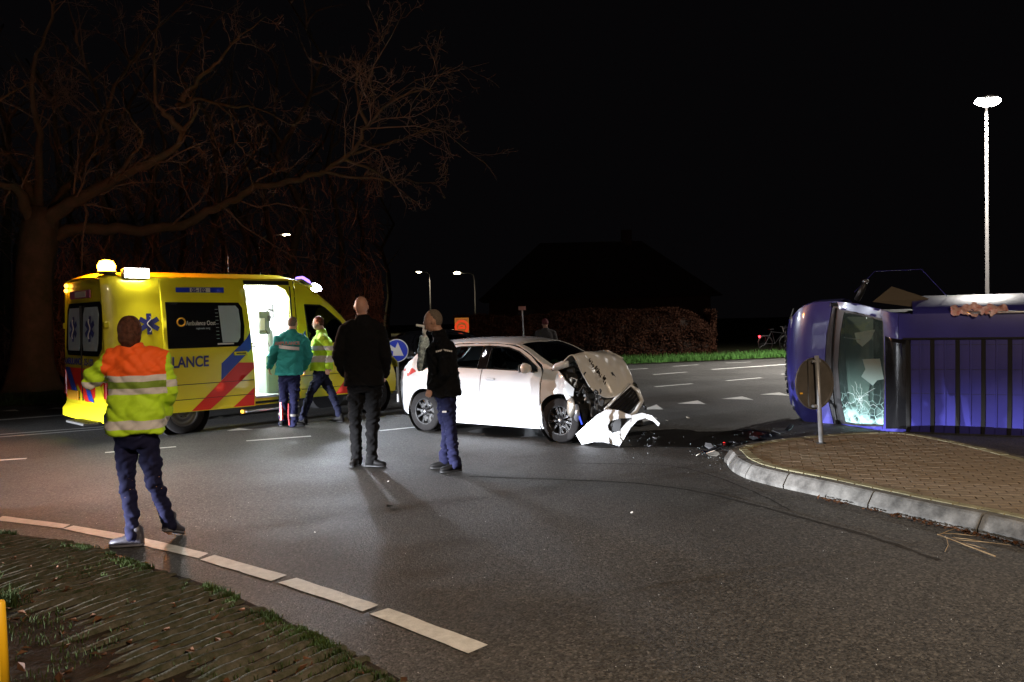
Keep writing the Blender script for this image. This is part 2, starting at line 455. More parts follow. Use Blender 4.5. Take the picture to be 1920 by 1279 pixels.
# grass verges beyond the road (their near edge is a line on the ground)
def off_poly(a, b, depth):
    a, b = Vector(a[:2]), Vector(b[:2]); d = (b - a).normalized(); n = Vector((-d.y, d.x)); return [a, b, b + n * depth, a + n * depth]
la, lb = G(0, 765), G(135, 757); d = (lb - la).normalized()
LV0, LV1 = la - d * 40, la + d * 17
pl = [LV0, LV1, LV1 + Vector((-6, 30, 0)), LV0 + Vector((-6, 60, 0))]
sheet('grass_verge', pl, .03, M['verge'])
obj('verge_edge', [v for p in (LV0, LV1) for v in ((p.x, p.y, -.01), (p.x, p.y, .031))], [(0, 2, 3, 1)], M['soil'], kind='structure')
ra, rb = G(1180, 684), G(1473, 671.5); d2 = (rb - ra).normalized()
RV0, RV1 = ra - d2 * 26, ra + d2 * 70
sheet('grass_verge', [RV0, RV1, RV1 + Vector((0, 60, 0)), RV0 + Vector((0, 60, 0))], .03, M['verge'])

def catmull(P, per, closed=True):
    o = []; n = len(P)
    for i in range(n if closed else n - 1):
        p0, p1, p2, p3 = (P[(i + k - 1) % n] if closed else P[min(max(i + k - 1, 0), n - 1)] for k in range(4))
        for j in range(per):
            t = j / per
            o.append(.5 * ((2 * p1) + (-p0 + p2) * t + (2 * p0 - 5 * p1 + 4 * p2 - p3) * t * t + (-p0 + 3 * p1 - 3 * p2 + p3) * t**3))
    if not closed: o.append(P[-1])
    return o
def road_strip(pts, w, name='dark_strip'):  # narrow dark strip with wandering edges, laid on the asphalt
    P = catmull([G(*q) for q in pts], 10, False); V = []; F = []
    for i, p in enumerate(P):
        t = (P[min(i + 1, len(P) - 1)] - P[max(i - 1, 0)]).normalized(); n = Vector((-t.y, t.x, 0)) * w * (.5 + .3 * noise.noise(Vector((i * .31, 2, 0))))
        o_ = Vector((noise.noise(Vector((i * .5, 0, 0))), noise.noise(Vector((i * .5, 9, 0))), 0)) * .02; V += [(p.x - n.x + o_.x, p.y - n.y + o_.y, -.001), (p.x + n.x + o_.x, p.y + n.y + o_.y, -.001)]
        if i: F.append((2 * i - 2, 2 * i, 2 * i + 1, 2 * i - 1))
    return obj(name, V, F, M['strip_dark'], road)
road_strip([(880, 893), (1020, 898), (1180, 905), (1300, 920), (1400, 943), (1520, 975), (1640, 1008), (1760, 1050)], .045)
road_strip([(1060, 868), (1240, 872), (1330, 890), (1420, 925), (1480, 955)], .02)
marks = empty('road_markings'); props(marks, kind='structure')
def strip(q0, q1, w, name='painted_line'):
    a, b = G(*q0), G(*q1); d = (b - a).normalized(); n = Vector((-d.y, d.x, 0)) * w / 2
    n_ = max(1, int((b - a).length / 1.5)); V = []; F = []
    for i in range(n_ + 1):
        c = a + (b - a) * i / n_; V += [(c - n), (c + n)]
        if i: F.append((2 * i - 2, 2 * i, 2 * i + 1, 2 * i - 1))
    return obj(name, [(v.x, v.y, .003) for v in V], F, M['paint_line'], marks)
def quadmark(q, name='painted_dash'):
    V = [G(*p) for p in q]; 
    # worn, slightly ragged edges
    P = []
    for i in range(len(V)):
        a, b = V[i], V[(i + 1) % len(V)]; k = max(1, int((b - a).length / .09))
        for j in range(k):
            c = a + (b - a) * j / k
            if j: c += Vector((random.uniform(-1, 1), random.uniform(-1, 1), 0)) * .004
            P.append((c.x, c.y))
    return sheet(name, P, .003, M['paint_line'], kind=None, parent=marks)
for q in ([(-60, 962), (-2, 966), (-15, 976), (-75, 971)],
          [(5, 968), (132, 984), (118, 991), (-8, 976)],
          [(138, 986), (262, 1007), (249, 1019), (118, 992)],
          [(268, 1009), (391, 1038), (372, 1047), (262, 1022)],
          [(402, 1041), (538, 1079), (508, 1090), (375, 1050)],
          [(556, 1084), (710, 1135), (680, 1147), (521, 1093)],
          [(728, 1141), (915, 1210), (878, 1226), (693, 1152)]): quadmark(q)
for a, b, w in (((-120, 797), (203, 772), .16), ((-120, 824), (200, 800), .07), ((-120, 829), (200, 804), .07),
                ((-60, 867), (50, 860), .09), ((197, 849), (330, 838), .09), ((462, 827), (583, 818), .09), ((712, 808), (780, 801), .09),
                ((203, 771), (300, 764), .16), ((760, 731), (740, 733), .12), ((1180, 693), (1215, 691), .12), ((1262, 687), (1310, 684), .12), ((1335, 693), (1480, 683), .16),
                ((1361, 681), (1408, 679), .10), ((1225, 702.5), (1288, 698), .12), ((1228, 725.5), (1298, 719.5), .12), ((1363, 714), (1427, 708.5), .12), ((1466, 702), (1500, 699), .12),
                ((655, 747), (720, 741), .12), ((800, 770), (900, 755), .1)):
    strip(a, b, w)
for t in ([(1270, 757), (1308, 751), (1323, 758)], [(1353, 748), (1392, 743.5), (1413, 750)], [(1424, 740), (1461, 736), (1482, 742)],
          [(1205, 768), (1231, 759), (1244, 768)], [(425, 808), (448, 803), (475, 806)], [(0, 771), (28, 768), (37, 771)], [(85, 768), (105, 764), (125, 766)], [(1495, 732), (1535, 728), (1550, 734)]):
    quadmark(t, 'give_way_triangle')

# ------------------------------------------------------------------ traffic island with kerb stones and pavers
IS = [G(1362, 868), G(1372, 882), G(1400, 897), G(1450, 911), G(1540, 931), G(1710, 972), G(1920, 1020)]
IS = [Vector((p.x, p.y, 0)) for p in IS] + [Vector((4.3, 4.3, 0)), Vector((4.75, 2.4, 0)), Vector((5.2, 1.9, 0)), Vector((5.6, 2.4, 0)), Vector((5.72, 5.0, 0)), Vector((5.62, 7.4, 0)), Vector((5.6, 8.7, 0)), Vector((5.52, 9.9, 0)),
      Vector((5.28, 10.72, 0)), Vector((4.85, 10.98, 0)), Vector((4.1, 10.85, 0)), Vector((3.3, 10.5, 0)), Vector((2.75, 10.1, 0)), Vector((2.5, 9.75, 0))]
isl = empty('traffic_island'); props(isl, kind='structure')
OUT = catmull(IS, 8)
def resample(P, st):
    o = [P[0]]; acc = 0
    for a, b in zip(P, P[1:] + [P[0]]):
        L = (b - a).length; t = st - acc
        while t <= L: o.append(a + (b - a) * t / L); t += st
        acc = (acc + L) % st
    return o
OUT = resample(OUT, .1); N = len(OUT)
def nrm(i):
    t = (OUT[(i + 2) % N] - OUT[(i - 2) % N]).normalized(); return Vector((-t.y, t.x, 0))   # inward (outline runs counter-clockwise seen from above)
area = sum(OUT[i].x * OUT[(i + 1) % N].y - OUT[(i + 1) % N].x * OUT[i].y for i in range(N))
SG = 1 if area > 0 else -1
KP = [(0, -.02), (.004, .035), (.065, .125), (.085, .14), (.17, .142), (.17, -.02)]
def ring_piece(i0, i1, prof, name, mt, jit=0):
    V = []; F = []; k = len(prof); ids = list(range(i0, i1 + 1))
    dz = random.uniform(-jit, jit)
    for q, i in enumerate(ids):
        p = OUT[i % N]; n = nrm(i % N) * SG; t = Vector((n.y, -n.x, 0))
        sh = .008 if q == 0 else (-.008 if q == len(ids) - 1 else 0)
        for a, z in prof:
            w = noise.noise(Vector((p.x * 9, p.y * 9, z * 20))) * .004
            V.append(p + n * (a + w) * 1 + Vector((0, 0, z + dz)) + t * sh * SG)
    for q in range(len(ids) - 1):
        for j in range(k - 1): F.append((q * k + j, (q + 1) * k + j, (q + 1) * k + j + 1, q * k + j + 1))
    F.append(tuple(range(k))); F.append(tuple((len(ids) - 1) * k + j for j in range(k - 1, -1, -1)))
    return obj(name, V, F, mt, isl)
i = 3
stops = []
while i < N + 3:
    L = 10 if (OUT[i % N] - G(1362, 868)).length > .9 else 6
    stops.append((i, min(i + L, N + 3))); i += L
for a, b in stops: ring_piece(a, b, KP, 'kerb_stone', M['concrete'], .004)
for q in range(0, N, 2): ring_piece(q, q + 2, [(.178, .1), (.178, .143), (.182, .147), (.272, .147), (.276, .143), (.276, .1)], 'edge_brick', M['paver_pale'], .003)
INN = [OUT[i] + nrm(i) * SG * .28 for i in range(N)]; IP = [(p.x, p.y) for p in INN]
sheet('island_bed', [(OUT[i] + nrm(i) * SG * .165) for i in range(N)], .128, M['joint'], kind=None, parent=isl)
pav = []; cutb = []
ang = R(-17); ca, sa = math.cos(ang), math.sin(ang); BW, BH = .205, .103
for a in range(-60, 60):
    for b in range(-90, 90):
        u, v = (a + .5 * (b % 2)) * BW, b * BH
        x, y = 4.2 + u * ca - v * sa, 7.5 + u * sa + v * ca
        cs = [(x + du * ca - dv * sa, y + du * sa + dv * ca) for du, dv in ((-.099, -.048), (.099, -.048), (.099, .048), (-.099, .048))]
        ins = [inpoly(p[0], p[1], IP) for p in cs]
        if all(ins): pav.append((x, y))
        elif any(ins):      # a brick cut to fit the edge
            jn = min(range(N), key=lambda i: (INN[i].x - x)**2 + (INN[i].y - y)**2); o_, n_ = INN[jn], nrm(jn) * SG; Q = []
            for p, q in zip(cs, cs[1:] + cs[:1]):
                dp = (p[0] - o_.x) * n_.x + (p[1] - o_.y) * n_.y; dq = (q[0] - o_.x) * n_.x + (q[1] - o_.y) * n_.y
                if dp >= 0: Q.append(p)
                if dp * dq < 0: t = dp / (dp - dq); Q.append((p[0] + (q[0] - p[0]) * t, p[1] + (q[1] - p[1]) * t))
            if len(Q) > 2: cutb.append(Q)
pav.sort(key=lambda p: -1 / (p[0]**2 + p[1]**2) if -.9 < p[0] / max(p[1], .1) < .68 else 0)
pm = MB().box((0, 0, 0), (BW - .007, BH - .007, .04), bev=.003)
base = None
rest = MB()
for k, (x, y) in enumerate(pav):
    z = .124 + random.uniform(-.0008, .0008); rz = ang + random.uniform(-.015, .015)
    tilt = random.uniform(-.004, .004)
    if k < 300:
        if base is None: o = base = pm.build('paver', M['paver'], isl)
        else: o = base.copy(); COL.objects.link(o)
        o.location = (x, y, z); o.rotation_euler = (tilt, random.uniform(-.004, .004), rz)
    else: rest.box((x, y, z), (BW - .007, BH - .007, .04), rotm('Z', rz), bev=.005)
for Q in cutb: rest.prism(Q, .04, lambda v: v + Vector((0, 0, .1235)))
rest.build('pavers', M['paver'], isl, kind='stuff')

# ------------------------------------------------------------------ ribbed concrete verge, foreground left
EDGE = [G(-260, 975), G(-120, 985), G(0, 1001), G(150, 1022), G(250, 1056), G(420, 1112), G(600, 1200), G(750, 1278), G(900, 1400)]
EDGE = [Vector((p.x, p.y, 0)) for p in EDGE]
EC = resample(catmull(EDGE, 10, False), .02)
EC = [p for p in EC if True]
cut = max(range(len(EC)), key=lambda i: -((EC[i] - EDGE[-1]).length)); EC = EC[:cut]
vp = [(p.x, p.y) for p in EC] + [(.6, .5), (-9, .5), (-9, 7.5)]
sheet('verge_soil', [(p.x, p.y) for p in EC] + [(.5, 1.0), (-12, 1.0), (-12, EDGE[0].y + 1)], .012, M['soil'])
verge = empty('ribbed_verge'); props(verge, kind='structure')
dirA = (G(0, 1033) - G(87, 1013)).normalized(); dirB = (G(422, 1271) - G(525, 1227)).normalized()
def zv(x, y): return .012 + .022 * noise.noise(Vector((x * 2.2, y * 2.2, 0)))
s = 0
for i in range(0, len(EC), 5):
    p = EC[i]; t = i / len(EC); dd = (dirA * (1 - t) + dirB * t).normalized()
    dd = Vector((dd.x, dd.y, 0)).normalized(); sd = Vector((-dd.y, dd.x, 0))
    L = .95 + .35 * noise.noise(Vector((t * 30, 0, 0))) + random.uniform(-.1, .1); k = 14; V = []; F = []
    start = random.uniform(-.02, .06)
    for j in range(k + 1):
        q = p + dd * (start + L * j / k); fade = min(1, (k - j) / 4, (j + 1.5) / 2.5)
        wob = noise.noise(Vector((q.x * 4, q.y * 4, 3))) * .006; h = (.03 + .012 * noise.noise(Vector((q.x * 14, q.y * 14, 7)))) * fade + zv(q.x, q.y) * .6
        wd = .024 + .007 * noise.noise(Vector((q.x * 18, q.y * 18, 1)))
        c = q + sd * wob
        V += [c - sd * (wd + .008) + Vector((0, 0, .0)), c - sd * wd + Vector((0, 0, h * .85)), c + Vector((0, 0, h)), c + sd * wd + Vector((0, 0, h * .85)), c + sd * (wd + .008)]
    for j in range(k):
        for a in range(4): F.append((j * 5 + a, j * 5 + a + 1, (j + 1) * 5 + a + 1, (j + 1) * 5 + a))
    obj('concrete_rib', V, F, M['concrete_dark'], verge, smooth=True)

def blades(name, spots, mt, h=(.05, .12), w=.004, parent=None, label=None, cat=None, segs=2, lean=.5):
    V = []; F = []
    for x, y, z in spots:
        a = random.uniform(0, 6.28); hh = random.uniform(*h); ln = random.uniform(.1, lean) * hh; b = random.uniform(0, 6.28)
        dx, dy = math.cos(a) * w, math.sin(a) * w; lx, ly = math.cos(b) * ln, math.sin(b) * ln; k = len(V)
        V += [(x - dx, y - dy, z), (x + dx, y + dy, z), (x + dx * .7 + lx * .35, y + dy * .7 + ly * .35, z + hh * .6), (x - dx * .7 + lx * .35, y - dy * .7 + ly * .35, z + hh * .6), (x + lx, y + ly, z + hh)]
        F += [(k, k + 1, k + 2, k + 3), (k + 3, k + 2, k + 4)]
    return obj(name, V, F, mt, parent, kind='stuff', label=label, cat=cat)
def in_verge(x, y): return inpoly(x, y, vp)
sp = []
while len(sp) < 15000:   # tufts between the ribs and along the edge
    if random.random() < .35:
        p = random.choice(EC); x, y = p.x + random.gauss(-.03, .05), p.y + random.gauss(-.03, .05)
    else: x, y = random.uniform(-5.5, .4), random.uniform(1.6, 8)
    if in_verge(x, y) and noise.noise(Vector((x * 2.3, y * 2.3, 5))) + noise.noise(Vector((x * 7, y * 7, 5))) * .7 > .12: sp.append((x, y, .01))
blades('grass', sp, M['grass_dull'], (.012, .05), .003, label='short moss and grass growing between the worn concrete ribs', cat='grass')
tc_ = G(10, 1140); sp = [(tc_.x + random.gauss(0, .05), tc_.y + random.gauss(0, .05), .01) for _ in range(260)]
blades('grass_tuft', sp, M['grass_dull'], (.05, .13), .003, label='green grass tuft beside the yellow post', cat='grass', lean=.9)['kind'] = 'thing'
sp = []
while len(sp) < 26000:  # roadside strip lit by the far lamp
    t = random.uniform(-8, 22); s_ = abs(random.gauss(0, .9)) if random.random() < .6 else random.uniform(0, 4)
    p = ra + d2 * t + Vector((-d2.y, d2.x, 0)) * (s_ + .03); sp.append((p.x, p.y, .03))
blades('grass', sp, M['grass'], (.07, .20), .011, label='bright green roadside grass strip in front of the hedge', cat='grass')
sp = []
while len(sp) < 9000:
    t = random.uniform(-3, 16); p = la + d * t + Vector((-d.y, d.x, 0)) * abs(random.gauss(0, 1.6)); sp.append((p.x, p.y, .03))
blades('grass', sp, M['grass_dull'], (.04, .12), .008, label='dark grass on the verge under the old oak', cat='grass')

def leafset(name, spots, mt, size=(.02, .045), **kw):
    V = []; F = []
    for x, y, z in spots:
        s = random.uniform(*size); ax = Vector((random.uniform(-1, 1), random.uniform(-1, 1), random.uniform(-.35, .35))).normalized()
        up = Vector((random.uniform(-.5, .5), random.uniform(-.5, .5), 1)).normalized(); b = ax.cross(up).normalized(); up = b.cross(ax)
        c = Vector((x, y, z + s * .3)); k = len(V); cu = random.uniform(.1, .5) * s
        V += [c - ax * s, c - b * s * .5 + up * cu, c + ax * s, c + b * s * .5 + up * cu, c - up * .1 * s]
        F += [(k, k + 4, k + 1), (k + 4, k + 2, k + 1), (k, k + 3, k + 4), (k + 4, k + 3, k + 2)]
    return obj(name, V, F, mt, kind='stuff', **kw)
sp = []
while len(sp) < 1100:
    x, y = random.uniform(-5.5, .3), random.uniform(1.6, 6.6)
    if in_verge(x, y) and (x * .6 + y < 3.6 + random.gauss(0, .5) or random.random() < .05): sp.append((x, y, .015))
leafset('fallen_leaves', sp, M['leaf'], label='brown fallen leaves littering the ribbed verge', cat='leaves')
sp = []
for t in np.linspace(0, 1, 230):
    a = G(1540 + 400 * t, 933 + 92 * t); k = random.random()
    if noise.noise(Vector((t * 9, 0, 0))) < -.1 and t < .45: continue
    sp.append((a.x - abs(random.gauss(0, .03)) - .01, a.y - abs(random.gauss(0, .04)) - .02, .004))
leafset('fallen_leaves', sp, M['leaf'], (.012, .032), label='brown leaves and grit gathered along the foot of the kerb', cat='leaves')
# dry stalk by the kerb
tw = MB()
def gp(x, y, z=.02): q = G(x, y, z); return q
tw.tube([gp(1758, 1002), gp(1800, 1018), gp(1866, 1043)], [.005, .005, .006], 6)
tw.tube([gp(1775, 1010), gp(1778, 1022), gp(1772, 1034, .01)], .003, 5)
for a, b in (((1768, 1000), (1830, 1005)), ((1790, 1012), (1896, 1022)), ((1805, 1018), (1850, 1030)), ((1760, 1003), (1795, 990)), ((1785, 1008), (1840, 1015))):
    tw.tube([gp(*a), gp((a[0] + b[0]) / 2, (a[1] + b[1]) / 2 - 1, .03), gp(*b)], [.003, .003, .0015], 5)
tw.build('dry_stalk', mat('straw', (.22, .15, .075), .8), label='straw coloured broken plant stalk lying beside the kerb', cat='twig')
# yellow marker post at the picture's edge
yp = G(6, 1300, 0); yp = empty('marker_post', (yp.x, yp.y, 0), label='bright yellow marker post standing in the verge grass', cat='post')
MB().lathe([(.0, 0), (.032, 0), (.024, .44), (.018, .45), (0, .45)], (0, 0, 0), n=16).build('post_body', mat('yellow_plastic', (.8, .45, .01), .5), yp, smooth=True)

# ------------------------------------------------------------------ wet film and debris
def blob(cx, cy, rx, ry, n=44, seed=0, amp=.35):
    P = []
    for i in range(n):
        a = 2 * math.pi * i / n; k = 1 + amp * noise.noise(Vector((math.cos(a) * 1.7, math.sin(a) * 1.7, seed))) + .08 * noise.noise(Vector((math.cos(a) * 9, math.sin(a) * 9, seed)))
        P.append((cx + rx * k * math.cos(a), cy + ry * k * math.sin(a)))
    return P
c = G(1290, 820)
o = sheet('fluid_spill', blob(c.x - .35, c.y, 1.45, .72, n=90, seed=3, amp=.6), .0045, M['oil'], kind='thing', label='dark oily fluid spreading on the asphalt under the wrecked car nose', cat='spill')
c = G(1090, 812)
o = sheet('fluid_spill', blob(c.x - .6, c.y + .3, 1.1, .65, seed=9), .0045, M['oil'], kind='thing', label='wet black patch on the asphalt under the white hatchback', cat='spill')
def shard(name, px, py, size, mt, label, seed, hgt=.03):
    rd = random.Random(seed); p = G(px, py); n = rd.randint(5, 7)
    poly = [(size * rd.uniform(.5, 1) * math.cos(2 * math.pi * i / n), size * .6 * rd.uniform(.5, 1) * math.sin(2 * math.pi * i / n)) for i in range(n)]
    rt = (rotm('X', rd.uniform(-.5, .5)) @ rotm('Y', rd.uniform(-.5, .5)) @ rotm('Z', rd.uniform(0, 6)))
    MBx = MB().prism(poly, .006, lambda v: rt @ Vector((v.x, v.y, v.z + .25 * (v.x**2) / size)) )
    zmin = min(v.z for v in MBx.v); o = MBx.build(name, mt, label=label, cat='debris', group='broken car parts strewn on the road'); o.location = (p.x, p.y, .004 - zmin); return o
pile = 'broken black plastic shards heaped against the tip of the kerb'
for k, (x, y, s, mt, lb) in enumerate([(1318, 852, .14, 'black_gloss', 'long black plastic strip lying left of the debris heap'), (1330, 842, .12, 'silver', 'crumpled shiny foil reflector on the debris heap'), (1345, 850, .13, 'black_gloss', pile), (1352, 842, .14, 'black_gloss', pile),
        (1362, 848, .11, 'black', pile), (1368, 838, .11, 'black_gloss', pile), (1378, 832, .1, 'black', pile), (1358, 832, .035, 'taillight', 'small red lens fragment standing in the debris heap'), (1338, 858, .16, 'alu', 'flat pale trim strip in front of the debris heap'), (1395, 832, .10, 'black_gloss', pile), (1412, 826, .09, 'black', pile),
        (1335, 848, .10, 'black_gloss', pile), (1465, 812, .13, 'black', 'black bumper fragment lying beside the violet van nose'), (1480, 808, .14, 'black_gloss', 'glossy black shard touching the violet van nose'), (1430, 822, .08, 'black', 'small black shard between the kerb and the violet van'),
        (1205, 815, .07, 'black_gloss', 'black shard right of the fallen bumper corner'), (1228, 822, .06, 'silver', 'bright metal fragment right of the fallen bumper corner'), (1218, 838, .05, 'silver', 'thin metal sliver nearest the camera beside the fallen bumper'), (1250, 790, .05, 'dirty_white', 'white paint flake on the road beyond the oil'), (1290, 785, .05, 'dirty_white', 'pale chip on the road between car and give way marks'),
        (730, 953, .06, 'black', 'flat black scrap alone in the middle of the asphalt'), (1185, 963, .02, 'dirty_white', 'tiny white chip on the asphalt below the wreck'), (728, 904, .015, 'dirty_white', 'tiny white chip near the bald man in black'), (590, 1000, .018, 'dirty_white', 'tiny pale chip near the painted dashes'), (1310, 856, .05, 'alu', 'small bent metal clip left of the debris heap')]):
    shard('car_fragment', x, y, s, M[mt], lb, k + 11)
# fine glass crumbs
gl = MB()
for k in range(170):
    r_ = random.random()
    if r_ < .45: q = G(random.gauss(1345, 28), random.gauss(850, 9))
    elif r_ < .7: q = G(random.gauss(1215, 30), random.gauss(825, 14))
    else: q = G(random.gauss(1440, 60), random.gauss(815, 8))
    s_ = random.uniform(.003, .008); gl.box((q.x, q.y, s_ / 2 + .005), (s_, s_, s_), rotm('Z', random.random() * 3) @ rotm('X', random.random()))
gl.build('glass_crumbs', mat('crumb', (.2, .23, .23), .15, coat=.5), kind='stuff', label='glass crumbs and grit scattered between the two wrecks', cat='debris')
gl = MB()
for k in range(230):
    q = G(random.uniform(150, 480), random.uniform(960, 1000)) if k < 60 else G(random.uniform(300, 1900), random.uniform(850, 1270)); s_ = random.uniform(.0015, .004); gl.box((q.x, q.y, s_ / 2 + .001), (s_, s_, s_))
gl.build('grit', mat('grit', (.4, .4, .38), .4), kind='stuff', label='pale grit scattered on the asphalt by the dashed edge line', cat='grit')

# ================================================================== wheels
def wheel(parent, c, r, w, side, rim='alloy', name='wheel', rot=0):
    """c: hub centre in the parent's space; side -1 = outer face towards -y"""
    c = Vector(c); y0 = -w / 2 * (1 if side < 0 else -1); o = 1 if side < 0 else -1   # outer face at c.y - o*w/2
    ri = r * .66
    t = MB().lathe([(ri, -w / 2), (r * .93, -w / 2), (r * .985, -w * .42), (r, -w * .3), (r, w * .3), (r * .985, w * .42), (r * .93, w / 2), (ri, w / 2), (ri, -w / 2)], c, 'y', 40)
    wh = t.build(name, M['tyre'], parent, smooth=True)
    g = MB()
    for k in (-.18, -.06, .06, .18): g.lathe([(r + .001, w * k - .004), (r + .003, w * k), (r + .001, w * k + .004)], c, 'y', 32)
    yo = c.y - o * w * .44
    def loc(x, z, d): return Vector((c.x + x, yo + o * d, c.z + z))
    if rim == 'alloy':
        MB().lathe([(ri, -w * .46), (ri * .95, -w * .46), (ri * .93, -w * .3), (ri * .9, w * .3), (ri, w * .46)], c, 'y', 40).build('rim', M['black'], wh, smooth=True)
        MB().lathe([(0, 0), (ri * .92, 0), (ri * .92, .01), (0, .01)], (c.x, yo + o * .09, c.z), 'y', 24).build('brake_disc', M['engine'], wh)
        sp, edge = MB(), MB()
        for k in range(9):
            a = 2 * math.pi * k / 9 + rot; ca_, sa_ = math.cos(a), math.sin(a)
            for sgn in (-1, 1):
                pts = [loc(ca_ * q - sa_ * sgn * wd, sa_ * q + ca_ * sgn * wd, dd) for q, wd, dd in ((.03, .006, .012), (ri * .5, .010, .016), (ri * .93, .017, .006))]
                edge.tube(pts, [.006, .004, .005], 5)
            sp.add([loc(ca_ * q - sa_ * sgn * wd, sa_ * q + ca_ * sgn * wd, dd) for q, wd, dd in ((.03, .012, .02), (ri * .93, .020, .018)) for sgn in (-1, 1)], [(0, 1, 3, 2)])
        sp.build('spoke_web', M['black'], wh); edge.build('spokes', M['rim_silver'], wh, smooth=True)
        MB().lathe([(0, -.016), (.022, -.014), (.03, 0), (.03, .02)], (c.x, yo, c.z), 'y', 20).build('hub_cap', M['silver'], wh, smooth=True) if o > 0 else None
        MB().lathe([(ri * .99, 0), (ri * .96, -.004), (ri * .93, 0), (ri * .93, .02)], (c.x, yo, c.z), 'y', 40).build('rim_lip', M['rim_silver'], wh, smooth=True) if o > 0 else None
    else:
        MB().lathe([(ri, -w * .4 * o), (ri * .93, -w * .43 * o), (ri * .9, -w * .25 * o), (ri * .62, -w * .12 * o), (ri * .58, -w * .3 * o), (ri * .36, -w * .34 * o), (ri * .34, -w * .2 * o), (0, -w * .2 * o)], c, 'y', 32).build('rim', M['steel_rim'], wh, smooth=True)
        h = MB()
        for k in range(6):
            a = k * math.pi / 3; h.lathe([(.012, 0), (.012, -o * .015), (0, -o * .018)], (c.x + .075 * math.cos(a), c.y - o * w * .3, c.z + .075 * math.sin(a)), 'y', 8)
        h.build('wheel_nuts', M['black'], wh)
    return wh

# ================================================================== ambulance
AO = Vector((-6.1, 12.3, 0)); AA = 44.8; NP = VPlane(AO, AA)
nv = Vector((-math.sin(R(AA)), math.cos(R(AA)), 0))
amt = Matrix.Translation(AO + nv * .995) @ Matrix.Rotation(R(AA), 4, 'Z')
amb = empty('ambulance', mtx=amt, label='yellow ambulance with red and blue stripes, its side door slid open on a bright interior', cat='ambulance')
A_B = [(-.02, .93), (.1, .985), (.3, 1), (4.3, 1), (4.8, .97), (5.2, .90), (5.5, .80), (5.68, .66), (5.75, .5)]
A_P = [(.3, .955), (.5, .985), (.8, .995), (1.3, .99), (1.7, .965), (2.1, .93), (2.4, .895), (2.52, .86), (2.6, .8)]
def aw(x, z): return slerp(A_P, z) * slerp(A_B, x)
A_E = [(-.02, 2.49), (.1, 2.52), (3.2, 2.53), (3.45, 2.44), (3.7, 2.27), (3.95, 2.07), (4.3, 1.72), (4.72, 1.28), (5.1, 1.17), (5.45, 1.03), (5.68, .86), (5.75, .7)]
A_C = [(-.02, 2.53), (.15, 2.60), (1, 2.64), (3.1, 2.64), (3.45, 2.55), (3.8, 2.33), (4.0, 2.18), (4.4, 1.78), (4.85, 1.32), (5.2, 1.21), (5.55, 1.07), (5.75, .8)]
def ae(x): return slerp(A_E, x)
def aN(x, z, off=0): return Vector((x, -aw(x, z) - off, z))
def aF(x, z, off=0): return Vector((x, aw(x, z) + off, z))
def aT(x, u, off=0):
    e, c_ = ae(x), slerp(A_C, x); return Vector((x, u * aw(x, e), c_ + (e - c_) * abs(u) ** 2.6 + off))
def q_(z1x, z1y): return NP.at(100 + z1x * .35417, 460 + z1y * .35417)
ar1, ar2 = arc(1.17, .34, .42, 175, 5), arc(4.84, .34, .42, 175, 5)
OPEN = [(2.33, .48), (3.12, .48), (3.12, 2.2), (3.06, 2.34), (2.9, 2.42), (2.24, 2.42)]
def top_pts(x0, x1, n, d=.0): return [(x1 + (x0 - x1) * i / n, ae(x1 + (x0 - x1) * i / n) - d) for i in range(n + 1)]
side_lo = [(.0, .42)] + ar1 + [(1.62, .36)]
body = panel('body_side', [(.0, .42)] + ar1 + [(1.62, .35), (3.22, .35)] + [(3.22, ae(3.22))] + top_pts(0, 3.2, 8)[0:], aN, M['yellow'], amb, .12, holes=[OPEN])
panel('body_side', [(.0, .42)] + ar1 + [(1.62, .35), (3.22, .35)] + [(3.22, ae(3.22))] + top_pts(0, 3.2, 8), aF, M['yellow'], amb, .2, flip=True)
CW = [NP.at(574, 571), NP.at(603, 572), NP.at(612, 577), NP.at(640, 603), NP.at(652, 622), (4.42, 1.38), (3.46, 1.38)]
CD = [(3.25, .40), (4.36, .40), (4.42, .75)] + [(4.52, 1.0), (4.55, 1.3)] + [(4.30, 1.68), (3.95, 2.03), (3.7, 2.235), (3.45, 2.41), (3.25, 2.48)]
for fn, fl in ((aN, False), (aF, True)):
    d_ = panel('cab_door', CD, fn, M['yellow'], amb, .1, holes=[CW], flip=fl)
    panel('cab_window', [(x, z) for x, z in CW], lambda x, z, fn=fn: fn(x, z, -.02), M['glass_dark'], d_, .15, thick=0, flip=fl)
    fnn = lambda x, z, k, fn=fn: fn(x, z, k)
    fr_ = MB().tube([fn(x, z, -.008) for x, z in densify(CW, .08)] + [fn(*CW[0], -.008)], .014, 6).build('window_seal', M['rubber'], d_)
    h_ = MB().box(fn(3.42, 1.16, .015), (.16, .03, .05), bev=.012).build('door_handle', M['black'], d_)
    panel('front_fender', [(4.38, .40)] + [(4.40, .45)] + arc(4.84, .34, .44, 160, 5)[0:] + [(5.30, .36), (5.5, .36), (5.52, .55), (5.5, .70), (5.35, .98), (5.12, 1.10), (4.72, 1.25), (4.57, 1.3), (4.54, 1.0), (4.44, .75)], fn, M['yellow'], amb, .08, flip=fl)
    panel('a_pillar', [(4.57, 1.31), (4.72, ae(4.72) - .01), (4.3, ae(4.3) - .005), (3.95, ae(3.95) - .005), (3.7, ae(3.7) - .005), (3.45, ae(3.45) - .005), (3.24, ae(3.24) - .005), (3.24, 2.50), (3.46, 2.425), (3.71, 2.25), (3.96, 2.045), (4.31, 1.695)], fn, M['yellow'], amb, .08, flip=fl)
